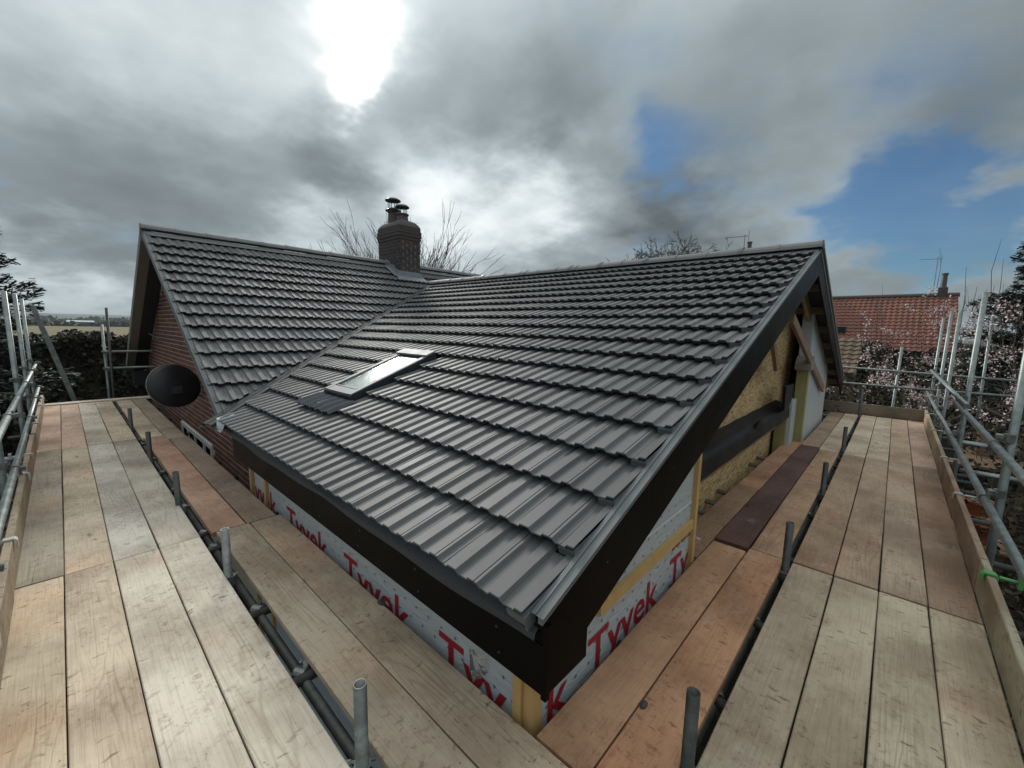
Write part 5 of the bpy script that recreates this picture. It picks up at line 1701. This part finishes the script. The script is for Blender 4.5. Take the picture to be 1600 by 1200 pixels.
# leafless shrubs and brambles that fill the garden at the right
shrub_leaf = mat_leaf('shrub_leaf', [(0.018, 0.024, 0.010), (0.035, 0.042, 0.016), (0.060, 0.060, 0.026), (0.050, 0.036, 0.022), (0.022, 0.02, 0.014)])
def shrub(base, h, w, label, seed, nleaf=900, n=26):
    rr = random.Random(seed); t = thing('garden_shrub', base, label, 'shrub'); b = Vector(base)
    m = MB(); tips = []
    for k in range(n):
        an = rr.uniform(0, 6.283); el = rr.uniform(0.5, 1.4)
        d = Vector((math.cos(an) * math.cos(el), math.sin(an) * math.cos(el), math.sin(el)))
        grow(m, tips, b + Vector((rr.uniform(-w, w) * .35, rr.uniform(-w, w) * .35, 0)), d, h * 0.42, 0.016, 1, 4, 0.8, -0.02, rr, 3, 0.72, (2, 3), 0.2)
    m.build('stems', M['twig'], t)
    tp = np.array([p[0][:] for p in tips]); sel = RNG.integers(0, len(tp), nleaf)
    rand_leaves('foliage', tp[sel] + RNG.normal(0, 0.09, (nleaf, 3)), 0.035, shrub_leaf, t, 0.6)
SH = [((12.9, 0.9, GZ), 2.6, 1.0, 'twiggy brown shrub right behind the far toe board'), ((14.2, 2.2, GZ), 3.0, 1.2, 'tall tangled shrub below the outbuilding roof'),
      ((13.2, -0.9, GZ), 2.7, 1.2, 'tangled shrub at the end of the long guard rails'), ((11.2, -2.6, GZ), 2.5, 1.2, 'leafy shrub behind the right-hand scaffold posts'),
      ((9.4, -2.6, GZ), 2.2, 1.1, 'low shrub below the upper right guard rail'), ((15.4, 0.6, GZ), 3.2, 1.2, 'bushy shrub under the pink blossom'),
      ((16.5, -4.0, GZ), 3.2, 1.4, 'dark shrub under the conifer at right'), ((7.6, -2.9, GZ), 1.7, 0.9, 'small shrub beside the terracotta pots')]
for k, (b_, h_, w_2, lab) in enumerate(SH):
    shrub(b_, h_, w_2, lab, 40 + k, 1500, 24)
hd2 = thing('hedge', (20, -4, GZ), 'dark boundary hedge behind the blossom trees', 'hedge')
def hedge_x(t, x0, x1, y0, y1, z0, z1, n):
    MB().box(x0 + .4, x1 - .2, y0 + .2, y1 - .2, z0, z1 - .4).build('core', hedge_leaf, t)
    P = np.c_[x0 + np.abs(RNG.normal(0, 0.35, n)), RNG.uniform(y0, y1, n), RNG.uniform(z0, z1, n)]
    P[:, 0] += 0.3 * np.sin(P[:, 1] * 2.1) + 0.2 * np.sin(P[:, 1] * 5 + P[:, 2] * 3)
    P[:, 2] += 0.25 * np.sin(P[:, 1] * 1.7)
    rand_leaves('foliage', P, 0.06, hedge_leaf, t, 0.6)
hedge_x(hd2, 21.0, 23.0, -14, 4.5, GZ, 1.25, 15000)
# leaf litter and rubble on the soil at the right
n = 9000
P = np.c_[RNG.uniform(2.5, 16, n), RNG.uniform(-5.0, -0.9, n), np.full(n, GZ + 0.03) + RNG.uniform(0, 0.05, n)]
litter = mat_leaf('leaf_litter', [(0.035, 0.025, 0.016), (0.075, 0.052, 0.034), (0.11, 0.09, 0.065), (0.03, 0.032, 0.016), (0.16, 0.14, 0.11)])
o = rand_leaves('leaf_litter', P, 0.035, litter, None, 0.6, 0.5)
tag(o, 'scattered dead leaves and crumbs on the soil at the right', None, kind='stuff')

# ---- plant pots
def pot(base, r, h, label, mat='terracotta', soil=True):
    t = thing('plant_pot', base, label, 'plant pot')
    MB().lathe(base, [(r * 0.66, 0), (r * 0.92, h * 0.82), (r * 1.04, h * 0.82), (r * 1.06, h), (r * 0.94, h), (r * 0.90, h * 0.86), (0.001, h * 0.86)], 22).build('body', M[mat], t, True)
    b = Vector(base)
    P = np.array([b[:]]) + np.c_[RNG.normal(0, r * .4, 60), RNG.normal(0, r * .4, 60), h * 0.9 + np.abs(RNG.normal(0, 0.03, 60))]
    rand_leaves('plant', P, 0.03, shrub_leaf, t, 0.6)
pot((9.75, -1.24, -1.62), 0.21, 0.34, 'nearer terracotta pot standing in front of another beyond the right rails')
pot((10.75, -1.33, -1.55), 0.19, 0.36, 'terracotta pot standing just behind another beyond the right rails')
bx_ = thing('plant_stand', (10.2, -1.3, GZ), 'low dark plank stand carrying two terracotta pots', 'plant stand')
bx('top', M['oldtimber'], bx_, 9.45, 11.05, -1.6, -1.0, -1.66, -1.625)
for xx in (9.55, 10.9):
    bx('leg', M['oldtimber'], bx_, xx, xx + 0.07, -1.55, -1.05, GZ, -1.662)
bx('riser', M['oldtimber'], bx_, 10.5, 11.0, -1.55, -1.1, -1.623, -1.555)
pot((13.3, -1.10, -0.753), 0.15, 0.28, 'small orange pot near the grey trough by the far posts')
pot((13.6, -1.75, -0.75), 0.24, 0.34, 'rounded reddish clay pot by the wooden crates')
tr_ = thing('plant_trough', (12.0, -0.92, -1.0), 'grey square planter standing beyond the far right toe board', 'planter')
mb = MB(); x0, x1, y0, y1, z0, z1 = 11.8, 12.25, -1.14, -0.82, -0.754, -0.35
for (a, b2, c_, d2) in ((x0, x0 + .02, y0, y1), (x1 - .02, x1, y0, y1), (x0 + .02, x1 - .02, y0, y0 + .02), (x0 + .02, x1 - .02, y1 - .02, y1)):
    mb.box(a, b2, c_, d2, z0, z1)
mb.box(x0 + .02, x1 - .02, y0 + .02, y1 - .02, z0, z1 - 0.05)
mb.build('body', M['blackpot'], tr_)
st = thing('potting_table', (12.6, -1.4, GZ), 'rough potting table holding pots beyond the right walkway', 'table')
bx('top', M['oldtimber'], st, 11.5, 14.0, -2.05, -0.78, -0.80, -0.755)
for xx in (11.6, 13.8):
    for yy in (-1.95, -0.9):
        bx('leg', M['oldtimber'], st, xx, xx + 0.07, yy, yy + 0.07, GZ, -0.802)
cr_ = thing('wooden_crate', (12.9, -2.0, -0.75), 'pale wooden crate among the pots at the right', 'crate')
for k in range(4):
    zz0 = -0.752 + 0.085 * k
    bx('slat', M['oldtimber'], cr_, 12.55, 12.57, -1.95, -1.45, zz0, zz0 + 0.07)
    bx('slat', M['oldtimber'], cr_, 12.93, 12.95, -1.95, -1.45, zz0, zz0 + 0.07)
    bx('slat', M['oldtimber'], cr_, 12.571, 12.929, -1.45, -1.43, zz0, zz0 + 0.07)
    bx('slat', M['oldtimber'], cr_, 12.571, 12.929, -1.95, -1.93, zz0, zz0 + 0.07)

GROUPS = {'blossom_tree': 'blossom trees beyond the scaffold', 'conifer_tree': 'dark conifers at the edges', 'garden_shrub': 'shrubs in the garden at the right',
          'plant_pot': 'clay pots beyond the right walkway', 'hedge': 'boundary hedges', 'television_aerial': 'television aerials', 'mortar_crumb': 'crumbs on the boards'}
for o in list(C.objects):
    if o.parent is None and o.name.split('.')[0] in GROUPS: o['group'] = GROUPS[o.name.split('.')[0]]

# ------------------------------------------------------------------ haze over the whole place
hz = MB().box(-6500, 6500, -6500, 6500, GZ - 8, 60).mesh('haze')
hm = bpy.data.materials.new('haze_air'); hm.use_nodes = True
ht = NT(hm.node_tree)
pv = ht.n('ShaderNodeVolumePrincipled')
pv.inputs['Color'].default_value = (0.80, 0.90, 0.95, 1)
pv.inputs['Density'].default_value = 0.00028
ho = ht.n('ShaderNodeOutputMaterial')
ht.t.links.new(pv.outputs[0], ho.inputs['Volume'])
HAZE = True
if HAZE:
    o = obj('haze', hz, hm)
    tag(o, 'pale haze in the air', None, kind='stuff')
